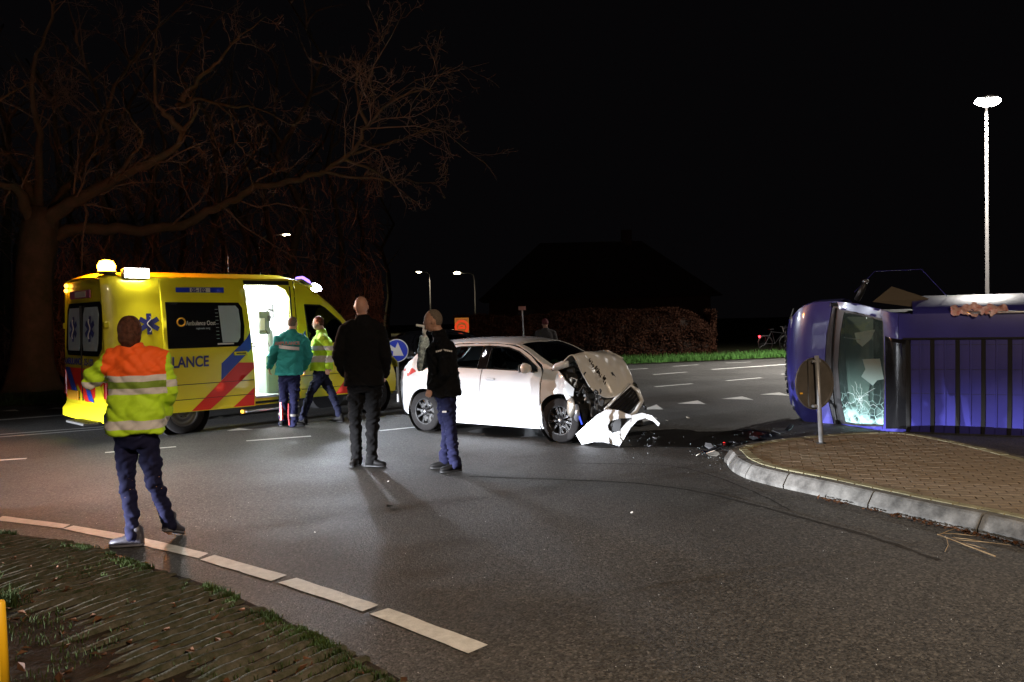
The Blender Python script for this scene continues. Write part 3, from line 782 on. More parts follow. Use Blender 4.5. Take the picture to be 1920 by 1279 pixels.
# roof, windscreen, bonnet
panel('roof', [(-.02, -1), (3.85, -1), (3.9, 0), (3.85, 1), (-.02, 1)], lambda x, u: aT(x, u), M['yellow'], amb, .15)
panel('windscreen', [(3.88, -.88), (3.94, 0), (3.88, .88), (4.72, .9), (4.86, 0), (4.72, -.9)], lambda x, u: aT(x, u, -.008), M['glass_dark'], amb, .12, thick=.01)
for s_ in (-1, 1): panel('windscreen_pillar', [(3.86, s_ * 1), (4.74, s_ * 1), (4.74, s_ * .91), (3.86, s_ * .89)][::s_ * -1 or 1], lambda x, u: aT(x, u), M['yellow'], amb, .1)
panel('bonnet', [(4.75, -1), (4.89, 0), (4.75, 1), (5.7, 1), (5.72, 0), (5.7, -1)], lambda x, u: aT(x, u), M['yellow'], amb, .12)
def cap(name, prof, zs, mt, bulge, sgn, half, parent, n=12, z0=0):
    """front or rear face: prof(z) gives its x, half(z) half the width"""
    V = []; F = []
    for i, z in enumerate(zs):
        for j in range(n + 1):
            u = -1 + 2 * j / n; V.append((prof(z) + sgn * bulge * (1 - abs(u) ** 2.5), u * half(z), z))
    for i in range(len(zs) - 1):
        for j in range(n):
            a = i * (n + 1) + j; F.append((a, a + 1, a + n + 2, a + n + 1)[::sgn])
    return obj(name, V, F, mt, parent, smooth=True)
FX = [(.3, 5.40), (.45, 5.52), (.7, 5.50), (.95, 5.42), (1.05, 5.3)]
cap('front_bumper', lambda z: slerp(FX, z), [.3, .36, .45, .55, .65, .72], M['yellow'], .22, 1, lambda z: aw(slerp(FX, z), z), amb)
cap('grille', lambda z: slerp(FX, z) - .01, [.73, .8, .88, .95, 1.02], M['black'], .22, 1, lambda z: .55, amb)
for s_ in (-1, 1):
    pts = [Vector((5.30 + .0, s_ * .80, .78)), Vector((5.48, s_ * .70, .76)), Vector((5.58, s_ * .56, .80)), Vector((5.5, s_ * .58, 1.0)), Vector((5.32, s_ * .78, 1.04))]
    hl = MB().add(pts + [p + Vector((.03, s_ * .03, 0)) for p in pts], [(0, 1, 2, 3, 4), (9, 8, 7, 6, 5)] + [(i, (i + 1) % 5, (i + 1) % 5 + 5, i + 5) for i in range(5)]).build('headlight', M['silver'], amb)
# rear face
def rx(z): return .0 + .045 * max(0, (z - 1.2)) ** 1.1
RW_ = lambda z: aw(.0, z)
cap('rear_doors', lambda z: rx(z) - .0, [.52, .7, .9, 1.1, 1.3, 1.6, 1.9, 2.2, 2.4, 2.49], M['yellow'], .03, -1, RW_, amb)
cap('rear_bumper', lambda z: -.06 if z < .5 else .0, [.30, .32, .42, .50, .53], M['yellow'], .05, -1, lambda z: .97, amb)
def rear(yw, z, off=0):   # yw: metres from the near side corner
    y = -.995 + yw; return Vector((rx(z) - .03 * (1 - min(1, abs(y) / RW_(z)) ** 2.5) - off, y, z))
RP = VPlane(AO, AA + 90)
def rq(x, y): s__, z = RP.at(x, y); return (max(.05, min(1.93, s__)), z)
rw = [(.16, 1.42), (.28, 1.30), (1.7, 1.30), (1.82, 1.42), (1.80, 2.04), (1.70, 2.14), (.28, 2.14), (.18, 2.04)]
rearwin = panel('rear_window', rw, lambda a, b: rear(a, b, .012), M['window_black'], amb, .12, flip=True, thick=.012)
for x0, x1 in ((.28, .92), (1.06, 1.70)):
    pn = panel('pane', [(x0 + .04, 1.38), (x1 - .04, 1.38), (x1, 1.5), (x1, 1.95), (x1 - .06, 2.06), (x0 + .06, 2.06), (x0, 1.95), (x0, 1.5)], lambda a, b: rear(a, b, .018), M['frosted'], rearwin, .1, flip=True, thick=.004)
MB().box((-.03, 0, 1.34), (.03, .02, 1.5)).build('door_seam', M['black'], amb)
def star(name, fn, cx, cz, r, parent):
    st = MB()
    for k in range(3):
        a = k * math.pi / 3 + math.pi / 2; ca_, sa_ = math.cos(a), math.sin(a)
        pl_ = [(r, -r * .23), (r, r * .23), (-r, r * .23), (-r, -r * .23)]
        q = [fn(cx + ca_ * x - sa_ * y, cz + sa_ * x + ca_ * y, .001 * k) for x, y in pl_]
        st.add(q, [(0, 1, 2, 3)])
    o = st.build(name, M['navy_print'], parent)
    MB().tube([fn(cx + (.18 * r * math.sin(t * 9)), cz - r * .75 + r * 1.5 * t, .008) for t in np.linspace(0, 1, 16)], r * .04, 5).build('emblem_rod', M['sign_white'], parent)
star('rescue_star', lambda a, b, o=0: rear(a, b, .026 + o), .60, 1.72, .2, amb); star('rescue_star', lambda a, b, o=0: rear(a, b, .026 + o), 1.38, 1.72, .2, amb)
def decal(name, poly, fn, mt, parent, flip=False, st=.12): return panel(name, poly, fn, mt, parent, st, thick=0, flip=flip)
rd = lambda a, b: rear(a, b, .006)
decal('red_chevron', [(.03, 1.10), (1.92, 1.10), (1.92, .60), (1.5, .60), (1.25, .85), (.9, .58), (.62, .58), (.03, .95)], rd, M['red'], amb, True)
rd2 = lambda a, b: rear(a, b, .010)
decal('blue_chevron', [(1.9, 1.10), (1.62, 1.10), (1.15, .62), (1.42, .60)], rd2, M['blue'], amb, True)
decal('blue_chevron', [(.95, .92), (.72, .6), (.5, .58), (.86, 1.05)], rd2, M['blue'], amb, True)
decal('yellow_chevron', [(.4, 1.10), (.08, .62), (.05, .60), (.45, .60)], rd2, M['yellow'], amb, True)
text('lettering', 'AMBULANCE', .15, frame(rear(1.86, 1.155, .03), (0, -1, 0), (0, 0, 1)), M['navy_print'], amb, bold=.003)
text('lettering', '05-102', .15, frame(rear(.82, 1.155, .03), (0, -1, 0), (0, 0, 1)), M['navy_print'], amb, bold=.003)
MB().box(rear(1.42, .66, .03), (.02, .52, .15), bev=.005).build('number_plate', M['orange_plate'], amb)
MB().box(rear(1.05, 2.27, .03), (.02, .95, .13), bev=.01).build('roof_sign', mat('roof_sign', (.5, .12, .25), .4), amb)
MB().box(rear(1.0, 2.27, .045), (.006, .5, .09)).build('sign_text_field', M['sign_white'], amb)
for yw in (.06, 1.93):
    MB().box(rear(yw, .85, .01) + Vector((.02, 0, 0)), (.06, .10, .42), bev=.02).build('tail_lamp', M['taillight'], amb)
    MB().box(rear(yw, 1.78, .02) + Vector((.02, (.02 if yw > 1 else -.02), 0)), (.07, .05, .10), bev=.01).build('door_hinge', M['yellow'], amb)
for yw, z in ((1.80, 2.44), (1.80, 2.36)):
    MB().ball(rear(yw, z, .04), .035, 10).build('amber_marker', M['amber_small'], amb, smooth=True)
st_ = MB().box((-.22, -.52, .30), (.22, .80, .03)).build('rear_step', M['steel_rim'], amb)
for k in range(4): MB().box((-.30 + k * .05, -.52, .318), (.012, .78, .008)).build('tread_rib', M['black'], amb)
# near side: slid back door panel standing proud
OFF = .075
SDP = [(.86, .36), (2.36, .35), (2.345, 1.0), (2.30, 1.7), (2.24, 2.49), (.84, 2.49)]
sdn = lambda x, z: aN(x, z, OFF)
WIN = [(.90, 1.38), (2.10, 1.38), (2.17, 1.45), (2.20, 1.7), (2.18, 2.02), (2.12, 2.11), (.90, 2.12)]
sd = panel('sliding_door', SDP, sdn, M['yellow'], amb, .12, thick=.06)
wn_ = panel('door_window', WIN, lambda x, z: aN(x, z, OFF + .006), M['window_black'], sd, .12, thick=.004)
panel('pane', [(1.80, 1.45), (2.06, 1.45), (2.11, 1.52), (2.13, 1.75), (2.11, 2.0), (2.06, 2.06), (1.76, 2.06)], lambda x, z: aN(x, z, OFF + .010), M['frosted'], wn_, .1, thick=0)
for k in range(9): MB().box(aN(1.745 - .02, 1.52 + k * .06, OFF + .009), (.05, .003, .006)).build('louvre_print', M['frosted'], wn_)
MB().box(aN(1.85, 1.43, OFF + .012), (.28, .004, .025)).build('sticker', M['sign_white'], wn_)
MB().lathe([(.075, 0), (.062, -.003), (.05, 0)], aN(1.13, 1.80, OFF + .013), 'y', 24).build('company_logo', M['orange_plate'], wn_)
def sx(n): return frame(n, (1, 0, 0), (0, -.06, 1))
text('lettering', 'Ambulance Oost', .105, sx(aN(1.20, 1.745, OFF + .02)), M['sign_white'], wn_, sx=.68)
text('lettering', 'regionale zorg', .045, sx(aN(1.36, 1.68, OFF + .02)), M['frosted'], wn_, sx=.9)
text('lettering', 'AMBULANCE', .24, sx(aN(.42, 1.08, OFF + .012)), M['navy_print'], sd, sx=.80, bold=.006)
pl_ = panel('side_sign', [NP.at(330, 539), NP.at(420, 539), NP.at(420, 549), NP.at(330, 548)], lambda x, z: aN(x, z, OFF + .006), M['sign_blue'], sd, .1, thick=.004)
pl2 = panel('sign_text_field', [NP.at(356, 540), NP.at(394, 540), NP.at(394, 548), NP.at(356, 547.5)], lambda x, z: aN(x, z, OFF + .011), M['sign_white'], pl_, .1, thick=0)
text('lettering', '05-102', .085, sx(aN(1.33, 2.285, OFF + .016)), M['navy_print'], pl_, sx=1.0, bold=.003)
clipx = lambda P, mx=2.335: [(min(x, mx), max(z, .365)) for x, z in P]
decal('blue_stripe', clipx([q_(1042, 460), q_(1010, 497), q_(880, 625), q_(878, 715), q_(1048, 548)], 2.30), lambda x, z: aN(x, z, OFF + .004), M['blue'], sd)
decal('red_stripe', clipx([q_(970, 620), q_(725, 885), q_(825, 880), q_(1050, 652), q_(1050, 620)]), lambda x, z: aN(x, z, OFF + .005), M['red'], sd)
decal('red_stripe', clipx([q_(1062, 750), q_(945, 862), q_(1062, 850)]), lambda x, z: aN(x, z, OFF + .005), M['red'], sd)
MB().box(aN(2.10, 1.26, OFF + .02), (.24, .03, .065), bev=.02).build('door_handle', M['yellow'], sd)
MB().box(aN(2.10, 1.26, OFF + .037), (.17, .01, .022), bev=.004).build('handle_recess', M['black'], sd)
for z in (.80, .56): MB().tube([aN(x, z, OFF + .001) for x in np.linspace(.88, 2.33, 12)], .006, 5).build('pressed_line', M['black'], sd)
star('rescue_star', lambda a, b, o=0: aN(a, b, .004 + o), .66, 1.78, .165, amb)
MB().tube([aN(x, 1.345, .004) for x in np.linspace(.3, .84, 6)], .035, 6).build('waist_band', M['black'], amb)
decal('red_stripe', [(3.98, .42), (4.33, .42), (4.40, .80), (4.44, .98)], lambda x, z: aN(x, z, .005), M['red'], amb)
decal('blue_stripe', [(3.26, 1.05), (3.26, 1.45), (3.40, 1.62), (3.40, 1.2)], lambda x, z: aN(x, z, .005), M['blue'], amb)
for z in (.80, .56): MB().tube([aN(x, z, .001) for x in np.linspace(3.28, 4.3, 8)], .005, 5).build('pressed_line', M['black'], amb)
panel('door_rail', [(2.2, 2.425), (3.14, 2.425), (3.14, 2.495), (2.2, 2.495)], lambda x, z: aN(x, z, .008), M['black'], amb, .1, thick=.01)
MB().tube([aN(3.14, z, .012) for z in np.linspace(.5, 2.4, 12)], .012, 6).build('door_seal', M['rubber'], amb)
sl = MB().tube([aN(x, .40, .01) for x in np.linspace(2.33, 3.2, 8)], .022, 6).build('sill_trim', M['black'], amb)
MB().box((2.62, -1.10, .28), (1.0, .16, .035), bev=.012).build('side_step', M['silver'], amb)
MB().box((2.12, -1.08, .28), (.06, .10, .06), bev=.01).build('step_bracket', M['orange_plate'], amb)
MB().box((3.30, -1.0, .84), (.05, .02, .035), bev=.01).build('side_marker', M['amber_small'], amb)
# interior of the treatment room
it = MB()
x0, x1, y0, y1, z0, z1 = 1.2, 3.14, -.86, .84, .50, 2.44
def wallq(name, q, mt): return obj(name, q, [(0, 1, 2, 3)], mt, amb)
wallq('interior_wall', [(x0, y1, z0), (x1, y1, z0), (x1, y1, z1), (x0, y1, z1)], M['white_lining'])
wallq('interior_wall', [(x1, y0, z0), (x1, y1, z0), (x1, y1, z1), (x1, y0, z1)], M['white_lining'])
wallq('interior_wall', [(x0, y0, z0), (x0, y1, z0), (x0, y1, z1), (x0, y0, z1)], M['white_lining'])
wallq('interior_floor', [(x0, y0, z0), (x1, y0, z0), (x1, y1, z0), (x0, y1, z0)], M['pale_grey'])
wallq('interior_ceiling', [(x0, y0, z1), (x1, y0, z1), (x1, y1, z1), (x0, y1, z1)], M['white_lining'])
for x in (1.7, 2.4, 2.9): MB().box((x, .1, 2.42), (.16, 1.1, .02)).build('ceiling_lamp', M['cabin_lamp'], amb)
light('cabin_light', 'AREA', CABIN_W, (.93, 1, .98), amb, aim((2.5, .1, 2.38), (0, -.25, -1)), shape='RECTANGLE', size=1.2, size_y=1.0)
light('cabin_light', 'AREA', CABIN_W * .5, (.93, 1, .98), amb, aim((2.3, .75, 1.9), (.25, -1, -.35)), shape='RECTANGLE', size=.9, size_y=.3)
cb = MB().box((2.0, .62, 2.15), (1.5, .42, .5), bev=.02).build('wall_cabinet', M['white_lining'], amb)
for x in (1.6, 2.05, 2.5): MB().box((x, .405, 2.15), (.40, .012, .42), bev=.004).build('cabinet_door', M['pale_grey'], cb)
def AIN(px, py, off): 
    s__, z = VPlane(AO, AA, off).at(px, py); return (s__, off - .995, z)
se = MB().box(AIN(513, 583, .75), (.12, .20, .34), bev=.05).build('seat_headrest', M['black'], amb)
MB().box((3.05, -.2, 1.3), (.10, .30, .75), bev=.05).build('seat_back', M['pale_grey'], amb)
MB().box((2.62, .2, .88), (.5, .46, .14), bev=.04).build('seat_cushion', M['pale_grey'], amb)
MB().box((2.75, .2, .65), (.2, .3, .32)).build('seat_base', M['pale_grey'], amb)
dv = MB().box(AIN(495, 605, .6), (.22, .05, .42), bev=.02).build('monitor', mat('device_grey', (.10, .12, .12), .5), amb)
MB().box(AIN(492, 608, .565), (.09, .01, .22)).build('monitor_screen', M['glove'], dv)
MB().box(AIN(505, 597, .56), (.05, .02, .10)).build('monitor_clip', M['black'], dv)
MB().tube([AIN(497, 588, .6), AIN(503, 580, .65), AIN(510, 582, .7)], .014, 6).build('monitor_arm', M['black'], dv)
MB().tube([AIN(498, 618, .58), AIN(503, 628, .55), AIN(500, 638, .55), AIN(506, 650, .6)], .007, 5).build('monitor_cable', M['black'], dv)
for q_a, q_b in (((470, 645), (476, 643)), ((470, 650), (480, 650)), ((480, 573), (478, 580))): MB().tube([AIN(*q_a, .3), AIN(*q_b, .3)], .012, 5).build('wall_fitting', M['black'], amb)
MB().box(AIN(512, 705, .55), (.42, .35, .85), bev=.05).build('stretcher_end', mat('pale_green', (.36, .46, .43), .5), amb)
MB().box((2.4, .45, .85), (.55, .5, .6), bev=.02).build('drawer_unit', M['white_lining'], amb)
for z in (.7, .9, 1.08): MB().box((2.4, .195, z), (.48, .012, .15), bev=.004).build('drawer', M['pale_grey'], amb)
MB().box((2.72, -.93, .49), (.78, .14, .03)).build('threshold', M['steel'], amb)
MB().box((2.72, -.88, .41), (.78, .06, .10)).build('threshold_riser', M['black'], amb)
# cab interior and floor
MB().box((3.9, 0, .62), (1.4, 1.7, .4)).build('cab_floor', M['black'], amb)
for y in (-.45, .45): MB().box((3.75, y, 1.25), (.14, .48, .9), bev=.05).build('cab_seat', M['black'], amb)
MB().box((4.55, 0, 1.14), (.35, 1.6, .22), bev=.05).build('dashboard', M['black'], amb)
MB().box((2.8, 0, .40), (4.9, 1.5, .12)).build('chassis', M['black'], amb)
for x in (1.17, 4.84):
    for s_ in (-1, 1): MB().lathe([(.43, 0), (.41, -s_ * .3), (0, -s_ * .3)], (x, s_ * .93, .34), 'y', 24).build('wheel_housing', M['black'], amb)
for x in (1.17, 4.84):
    wheel(amb, (x, -.84, .345), .345, .23, -1, 'steel'); wheel(amb, (x, .84, .345), .345, .23, 1, 'steel')
for s_ in (-1, 1):
    mr = MB().box((4.42, s_ * 1.16, 1.55), (.12, .2, .36), bev=.05).build('door_mirror', M['black'], amb)
    MB().tube([(4.45, s_ * .95, 1.42), (4.43, s_ * 1.08, 1.46)], .03, 8).build('mirror_arm', M['black'], mr)
# lamps
fl = MB().box((.50, -.90, 2.57), (.40, .12, .17), bev=.03).build('side_floodlight', M['black'], amb)
MB().box((.50, -.965, 2.57), (.36, .02, .14), bev=.008).build('floodlight_lens', M['flood'], fl)
light('flood_light', 'SPOT', FLOOD_W * 4, (1, .95, .88), fl, aim((.50, -.985, 2.56), (.05, -1, -.55)), spot_size=R(150), spot_blend=.8, shadow_soft_size=.05)
bk = MB().lathe([(.12, 0), (.14, .02), (.14, .04), (0, .04)], (.14, -.72, 2.56), 'z', 20).build('beacon', M['black'], amb)
MB().lathe([(.12, .04), (.13, .13), (.09, .20), (0, .22)], (.14, -.72, 2.56), 'z', 20).build('beacon_dome', M['amber'], bk, smooth=True)
light('beacon_light', 'POINT', AMBER_W * 4, (1, .27, .03), bk, Matrix.Translation((.10, -.60, 2.86)), shadow_soft_size=.08)
lb = MB().box((3.62, 0, 2.47), (.30, 1.45, .10), rotm('Y', R(28)), bev=.04).build('light_bar', M['black'], amb)
MB().box((3.60, -.60, 2.53), (.22, .24, .08), rotm('Y', R(28)), bev=.03).build('light_bar_lens', M['strobe_blue'], lb)
MB().box((3.82, -.62, 2.40), (.18, .26, .10), rotm('Y', R(35)), bev=.03).build('light_bar_lens', M['strobe'], lb)
light('strobe_light', 'SPOT', FRONT_W * 4, (.8, .87, 1), lb, aim((3.95, -.74, 2.42), (.25, -1, -.7)), spot_size=R(120), spot_blend=.8, shadow_soft_size=.06)
light('light_bar_glow', 'POINT', FRONT_W * .8, (.85, .9, 1), lb, Matrix.Translation((3.75, -.3, 2.95)), shadow_soft_size=.15)
MB().tube([(2.3, -.3, 2.63), (2.3, -.3, 2.95)], .004, 5).build('aerial', M['black'], amb)

# ================================================================== hatchbacks
H_B = [(-.62, .80), (-.5, .90), (-.3, .965), (0, .995), (.6, 1), (2.2, 1), (2.6, .985), (2.95, .93), (3.2, .82), (3.34, .66)]
H_P = [(.15, .80), (.3, .835), (.5, .86), (.72, .868), (.88, .85), (.97, .82), (1.1, .765), (1.25, .69), (1.38, .61), (1.44, .55)]
H_E = [(-.64, .86), (-.55, .98), (-.4, 1.10), (-.15, 1.29), (.1, 1.365), (.6, 1.40), (1.2, 1.405), (1.6, 1.375), (1.85, 1.30), (2.1, 1.17), (2.35, 1.04), (2.6, .975), (3.0, .90), (3.25, .78), (3.34, .62)]
H_C = [(-.64, .90), (-.5, 1.06), (-.3, 1.25), (-.1, 1.385), (.2, 1.435), (.7, 1.462), (1.2, 1.465), (1.6, 1.435), (1.8, 1.39), (2.2, 1.20), (2.68, .985), (2.9, .96), (3.15, .88), (3.34, .72)]
def hw(x, z): return slerp(H_P, z) * slerp(H_B, x)
def he(x): return slerp(H_E, x)
def hN(x, z, o=0): return Vector((x, -hw(x, z) - o, z))
def hF(x, z, o=0): return Vector((x, hw(x, z) + o, z))
def hT(x, u, o=0):
    e, c_ = he(x), slerp(H_C, x); return Vector((x, u * hw(x, e), c_ + (e - c_) * abs(u) ** 2.8 + o))
DR = [(.36, .60), (.40, .50), (.50, .30), (.52, .235), (1.122, .235), (1.135, .6), (1.14, 1.0), (1.15, 1.375), (.6, 1.365), (.32, 1.335), (.24, 1.18), (.22, .98), (.26, .8)]
RWN = [(.36, 1.03), (1.05, 1.012), (1.07, 1.335), (.62, 1.325), (.42, 1.29), (.33, 1.18)]
DF = [(1.142, .235), (2.17, .235), (2.21, .5), (2.225, .75), (2.24, .96), (2.20, 1.04), (1.99, 1.20), (1.78, 1.30), (1.6, 1.345), (1.4, 1.368), (1.165, 1.375), (1.158, 1.0), (1.152, .6)]
FWN = [(1.23, 1.008), (2.16, .985), (2.14, 1.04), (1.93, 1.17), (1.75, 1.262), (1.55, 1.315), (1.235, 1.337)]
QR = [(-.585, .30), (-.42, .24)] + arc(0, .31, .365, 185, -5, 16) + [(.49, .235), (.487, .30), (.385, .49), (.345, .60), (.245, .79), (.205, .98), (.225, 1.19), (.31, 1.345), (.6, 1.378), (.6, he(.6)), (.1, he(.1)), (-.15, he(-.15)), (-.4, he(-.4)), (-.55, he(-.55)), (-.60, .8)]
def hatch(t, paint, crashed, gl='glass'):
    pn, dirty = M[paint], M['dirty_white' if paint == 'white_paint' else paint]
    for fn, fl in ((hN, False), (hF, True)):
        st = .07 if not fl else .12
        panel('rear_quarter', QR, fn, pn, t, st, flip=fl, thick=.03)
        for nm, D, W_ in (('rear_door', DR, RWN), ('front_door', DF, FWN)):
            d_ = panel(nm, D, fn, pn, t, st, holes=[W_], flip=fl)
            panel('door_window', W_, lambda x, z, fn=fn: fn(x, z, -.012), M[gl], d_, .15, thick=0, flip=fl)
            MB().tube([fn(x, z, -.004) for x, z in densify(W_, .08)] + [fn(*W_[0], -.004)], .011, 6).build('window_seal', M['rubber'], d_)
            if not fl:
                hx = .36 if nm == 'rear_door' else 1.26
                MB().box(fn(hx + .08, .86, .018), (.17, .02, .03), bev=.009).build('door_handle', pn, d_)
                MB().box(fn(hx + .08, .86, .003), (.12, .004, .045), bev=.001).build('handle_recess', mat('recess_shade', tuple(.8 * c for c in pn.node_tree.nodes['Principled BSDF'].inputs['Base Color'].default_value[:3]), .4), d_)
        panel('centre_pillar', [(1.055, 1.0), (1.23, 1.0), (1.235, 1.345), (1.07, 1.345)], lambda x, z, fn=fn: fn(x, z, .002), M['black_gloss'], t, .1, flip=fl, thick=.008)
        panel('sill', [(.42, .165), (2.22, .165), (2.23, .225), (.48, .225)], fn, pn, t, st, flip=fl)
        fe = [(2.25, .17)] + arc(2.54, .31, .375, 190, 0, 16)
        if not crashed: fe += [(2.93, .25), (3.2, .25), (3.24, .5), (3.2, .72), (3.0, .885), (2.6, .965), (2.36, 1.035), (2.25, .96)]
        else: fe = [(2.245, .17)] + arc(2.54, .31, .375, 200, 78, 12) + [(2.66, .60), (2.74, .66), (2.76, .76), (2.68, .84), (2.60, .93), (2.46, 1.03), (2.36, 1.06), (2.25, 1.1), (2.262, .96), (2.235, .6)]
        crump = (lambda x, z, fn=fn, fl=fl: fn(x, z) + Vector((0, (1 if fl else -1) * (-.05 * max(0, x - 2.5) * 2 + .05 * noise.noise(Vector((x * 7, z * 7, 2))) * max(0, min(1, (x - 2.3) * 3))), 0))) if crashed else fn
        panel('front_fender', fe, crump, pn, t, .05 if crashed else st, flip=fl)
        # roof rail strip above the doors
        panel('roof_rail', [(.6, 1.38), (1.2, 1.388), (1.62, 1.36), (1.8, 1.315), (2.0, 1.21), (2.22, 1.075), (2.26, 1.0), (2.36, 1.03), (2.1, 1.165), (1.85, 1.297), (1.6, 1.372), (1.2, 1.403), (.6, 1.398)], fn, pn, t, .06, flip=fl, thick=.01)
        for x in (0, 2.54): MB().lathe([(.37, 0), (.36, -(-1 if not fl else 1) * .25), (0, -(-1 if not fl else 1) * .25)], (x, (-1 if not fl else 1) * .83, .33), 'y', 24).build('wheel_housing', M['black'], t)
    panel('roof', [(.02, -1), (1.66, -1), (1.70, -.9), (1.78, 0), (1.70, .9), (1.66, 1), (.02, 1), (.0, 0)], lambda x, u: hT(x, u), pn, t, .1)
    for s_ in (-1, 1):
        panel('screen_pillar', [(1.66, 1), (2.40, 1), (2.36, .86), (1.70, .89)] if s_ > 0 else [(1.70, -.89), (2.36, -.86), (2.40, -1), (1.66, -1)], lambda x, u: hT(x, u), pn, t, .06, flip=False)
    panel('windscreen', [(1.71, -.88), (1.79, 0), (1.71, .88), (2.37, .85), (2.66, .4), (2.70, 0), (2.66, -.4), (2.37, -.85)], lambda x, u: hT(x, u, -.008), M[gl], t, .08, thick=.006)
    panel('tailgate_window', [(-.45, -.85), (.0, -.9), (.02, 0), (.0, .9), (-.45, .85), (-.47, 0)], lambda x, u: hT(x, u, -.004), M[gl], t, .1, thick=.006)
    panel('tailgate', [(-.62, -1), (-.01, -1), (-.01, -.92), (-.45, -.87), (-.48, 0), (-.45, .87), (-.01, .92), (-.01, 1), (-.62, 1)], lambda x, u: hT(x, u), pn, t, .08)
    cap('rear_bumper', lambda z: -.58 - .04 * math.sin((z - .2) * 3), [.2, .3, .45, .6, .75, .9, .93], pn, .08, -1, lambda z: hw(-.58, z), t)
    for s_ in (-1, 1):
        V = [hN(a, b, .006) for a, b in ((-.56, .80), (-.36, .86), (-.18, .94), (-.30, .99), (-.52, .97))]
        if s_ > 0: V = [Vector((v.x, -v.y, v.z)) for v in V]
        MB().add(V + [v + Vector((0, -s_ * .04, 0)) for v in V], [(0, 1, 2, 3, 4), (9, 8, 7, 6, 5)] + [(i, i + 5, (i + 1) % 5 + 5, (i + 1) % 5) for i in range(5)]).build('tail_lamp', M['taillight'], t)
        y = s_ * .80
        mr = MB().rings([((2.06, s_ * .86, 1.02), (.02, 0, 0), (0, 0, .03)), ((2.05, s_ * .90, 1.03), (.07, 0, 0), (0, 0, .065)), ((2.05, s_ * .97, 1.035), (.085, 0, 0), (0, 0, .08)), ((2.06, s_ * 1.02, 1.03), (.055, 0, 0), (0, 0, .055))], 16, 2.2).build('door_mirror', dirty, t, smooth=True)
        MB().box((1.975, s_ * .955, 1.03), (.008, .13, .11), bev=.003).build('mirror_glass', M['silver'], mr)
        MB().tube([(2.10, s_ * .80, .98), (2.08, s_ * .88, 1.0)], .022, 8).build('mirror_foot', M['black'], mr)
        wheel(t, (0, s_ * .755, .31), .31, .19, s_, rot=.2); wheel(t, (2.54, s_ * .755, .31), .31, .19, s_, rot=.5)
    # interior
    MB().box((1.3, 0, .36), (3.2, 1.45, .24)).build('floor_pan', M['black'], t)
    for x, y in ((1.25, -.36), (1.25, .36)):
        MB().rings([((x, y, .62), (.07, 0, 0), (0, .24, 0)), ((x - .10, y, .95), (.06, 0, 0), (0, .22, 0)), ((x - .14, y, 1.12), (.04, 0, 0), (0, .14, 0)), ((x - .15, y, 1.18), (.045, 0, 0), (0, .12, 0)), ((x - .16, y, 1.29), (.03, 0, 0), (0, .10, 0))], 16).build('seat_back', M['black'], t, smooth=True)
        MB().box((x + .25, y, .58), (.5, .48, .14), bev=.05).build('seat_cushion', M['black'], t)
    MB().box((.30, 0, .80), (.16, 1.2, .55), rotm('Y', -.2), bev=.05).build('rear_bench', M['black'], t)
    MB().box((2.25, 0, .88), (.42, 1.4, .16), bev=.06).build('dashboard', M['black'], t)
    sw = MB()
    for k in range(25): pass
    sw.tube([(1.88 + .05 * math.cos(a), .36 + .17 * math.sin(a), .93 + .16 * math.cos(a)) for a in np.linspace(0, 6.28, 20)], .014, 6).build('steering_wheel', M['black'], t)
    if not crashed:
        panel('bonnet', [(2.42, -1), (2.72, -.4), (2.76, 0), (2.72, .4), (2.42, 1), (3.3, 1), (3.3, -1)], lambda x, u: hT(x, u), pn, t, .12)
        cap('front_bumper', lambda z: 3.24 - .05 * abs(z - .45), [.2, .3, .45, .58, .7, .78], pn, .14, 1, lambda z: hw(3.24, z), t)
        cap('grille', lambda z: 3.25, [.32, .4, .5, .56], M['black'], .14, 1, lambda z: .45, t)
        for s_ in (-1, 1): MB().box((3.18, s_ * .60, .70), (.18, .28, .12), rotm('Z', -s_ * .4), bev=.04).build('headlight', M['silver'], t)
C0, C1 = G(797, 808), G(1050, 830); CA = -36.37; cP = VPlane(C0, CA)
cn = Vector((-math.sin(R(CA)), math.cos(R(CA)), 0))
cmt = Matrix.Translation(Vector((C0.x, C0.y, 0)) + cn * .845) @ Matrix.Rotation(R(CA), 4, 'Z')
car = empty('hatchback', mtx=cmt, label='white hatchback with its crushed front end, buckled bonnet and hanging bumper', cat='car')
hatch(car, 'white_paint', True)

# ---- wreckage of the nose, measured on planes parallel to the car's side
def K(px, py, off):
    """photo point on the plane `off` metres behind the near side -> car space"""
    P_ = VPlane(C0, CA, off); s__, z = P_.at(px, py); return Vector((s__, off - .845, z))
def bez(P, u, v):
    """bicubic-ish interpolation on a control grid (Catmull-Rom both ways)"""
    def cr(p0, p1, p2, p3, t): return .5 * ((2 * p1) + (p2 - p0) * t + (2 * p0 - 5 * p1 + 4 * p2 - p3) * t * t + (3 * p1 - p0 - 3 * p2 + p3) * t**3)
    def row(Rw, t):
        n = len(Rw) - 1; x = min(t * n, n - 1e-6); i = int(x); return cr(Rw[max(i - 1, 0)], Rw[i], Rw[i + 1], Rw[min(i + 2, n)], x - i)
    rows = [row(r_, u) for r_ in P]; return row(rows, v)
hood = [[K(1040, 688, .10), K(1062, 683, .5), K(1085, 672, .95), K(1104, 662, 1.45)],
        [K(1056, 678, .10), K(1080, 669, .45), K(1108, 662, .9), K(1128, 658, 1.4)],
        [K(1073, 667, .14), K(1098, 661, .48), K(1128, 662, .9), K(1150, 663, 1.35)],
        [K(1086, 690, .17), K(1112, 687, .5), K(1142, 680, .88), K(1168, 675, 1.28)],
        [K(1100, 716, .22), K(1126, 712, .52), K(1155, 704, .86), K(1180, 695, 1.2)],
        [K(1117, 738, .28), K(1140, 745, .52), K(1168, 738, .82), K(1189, 722, 1.12)]]
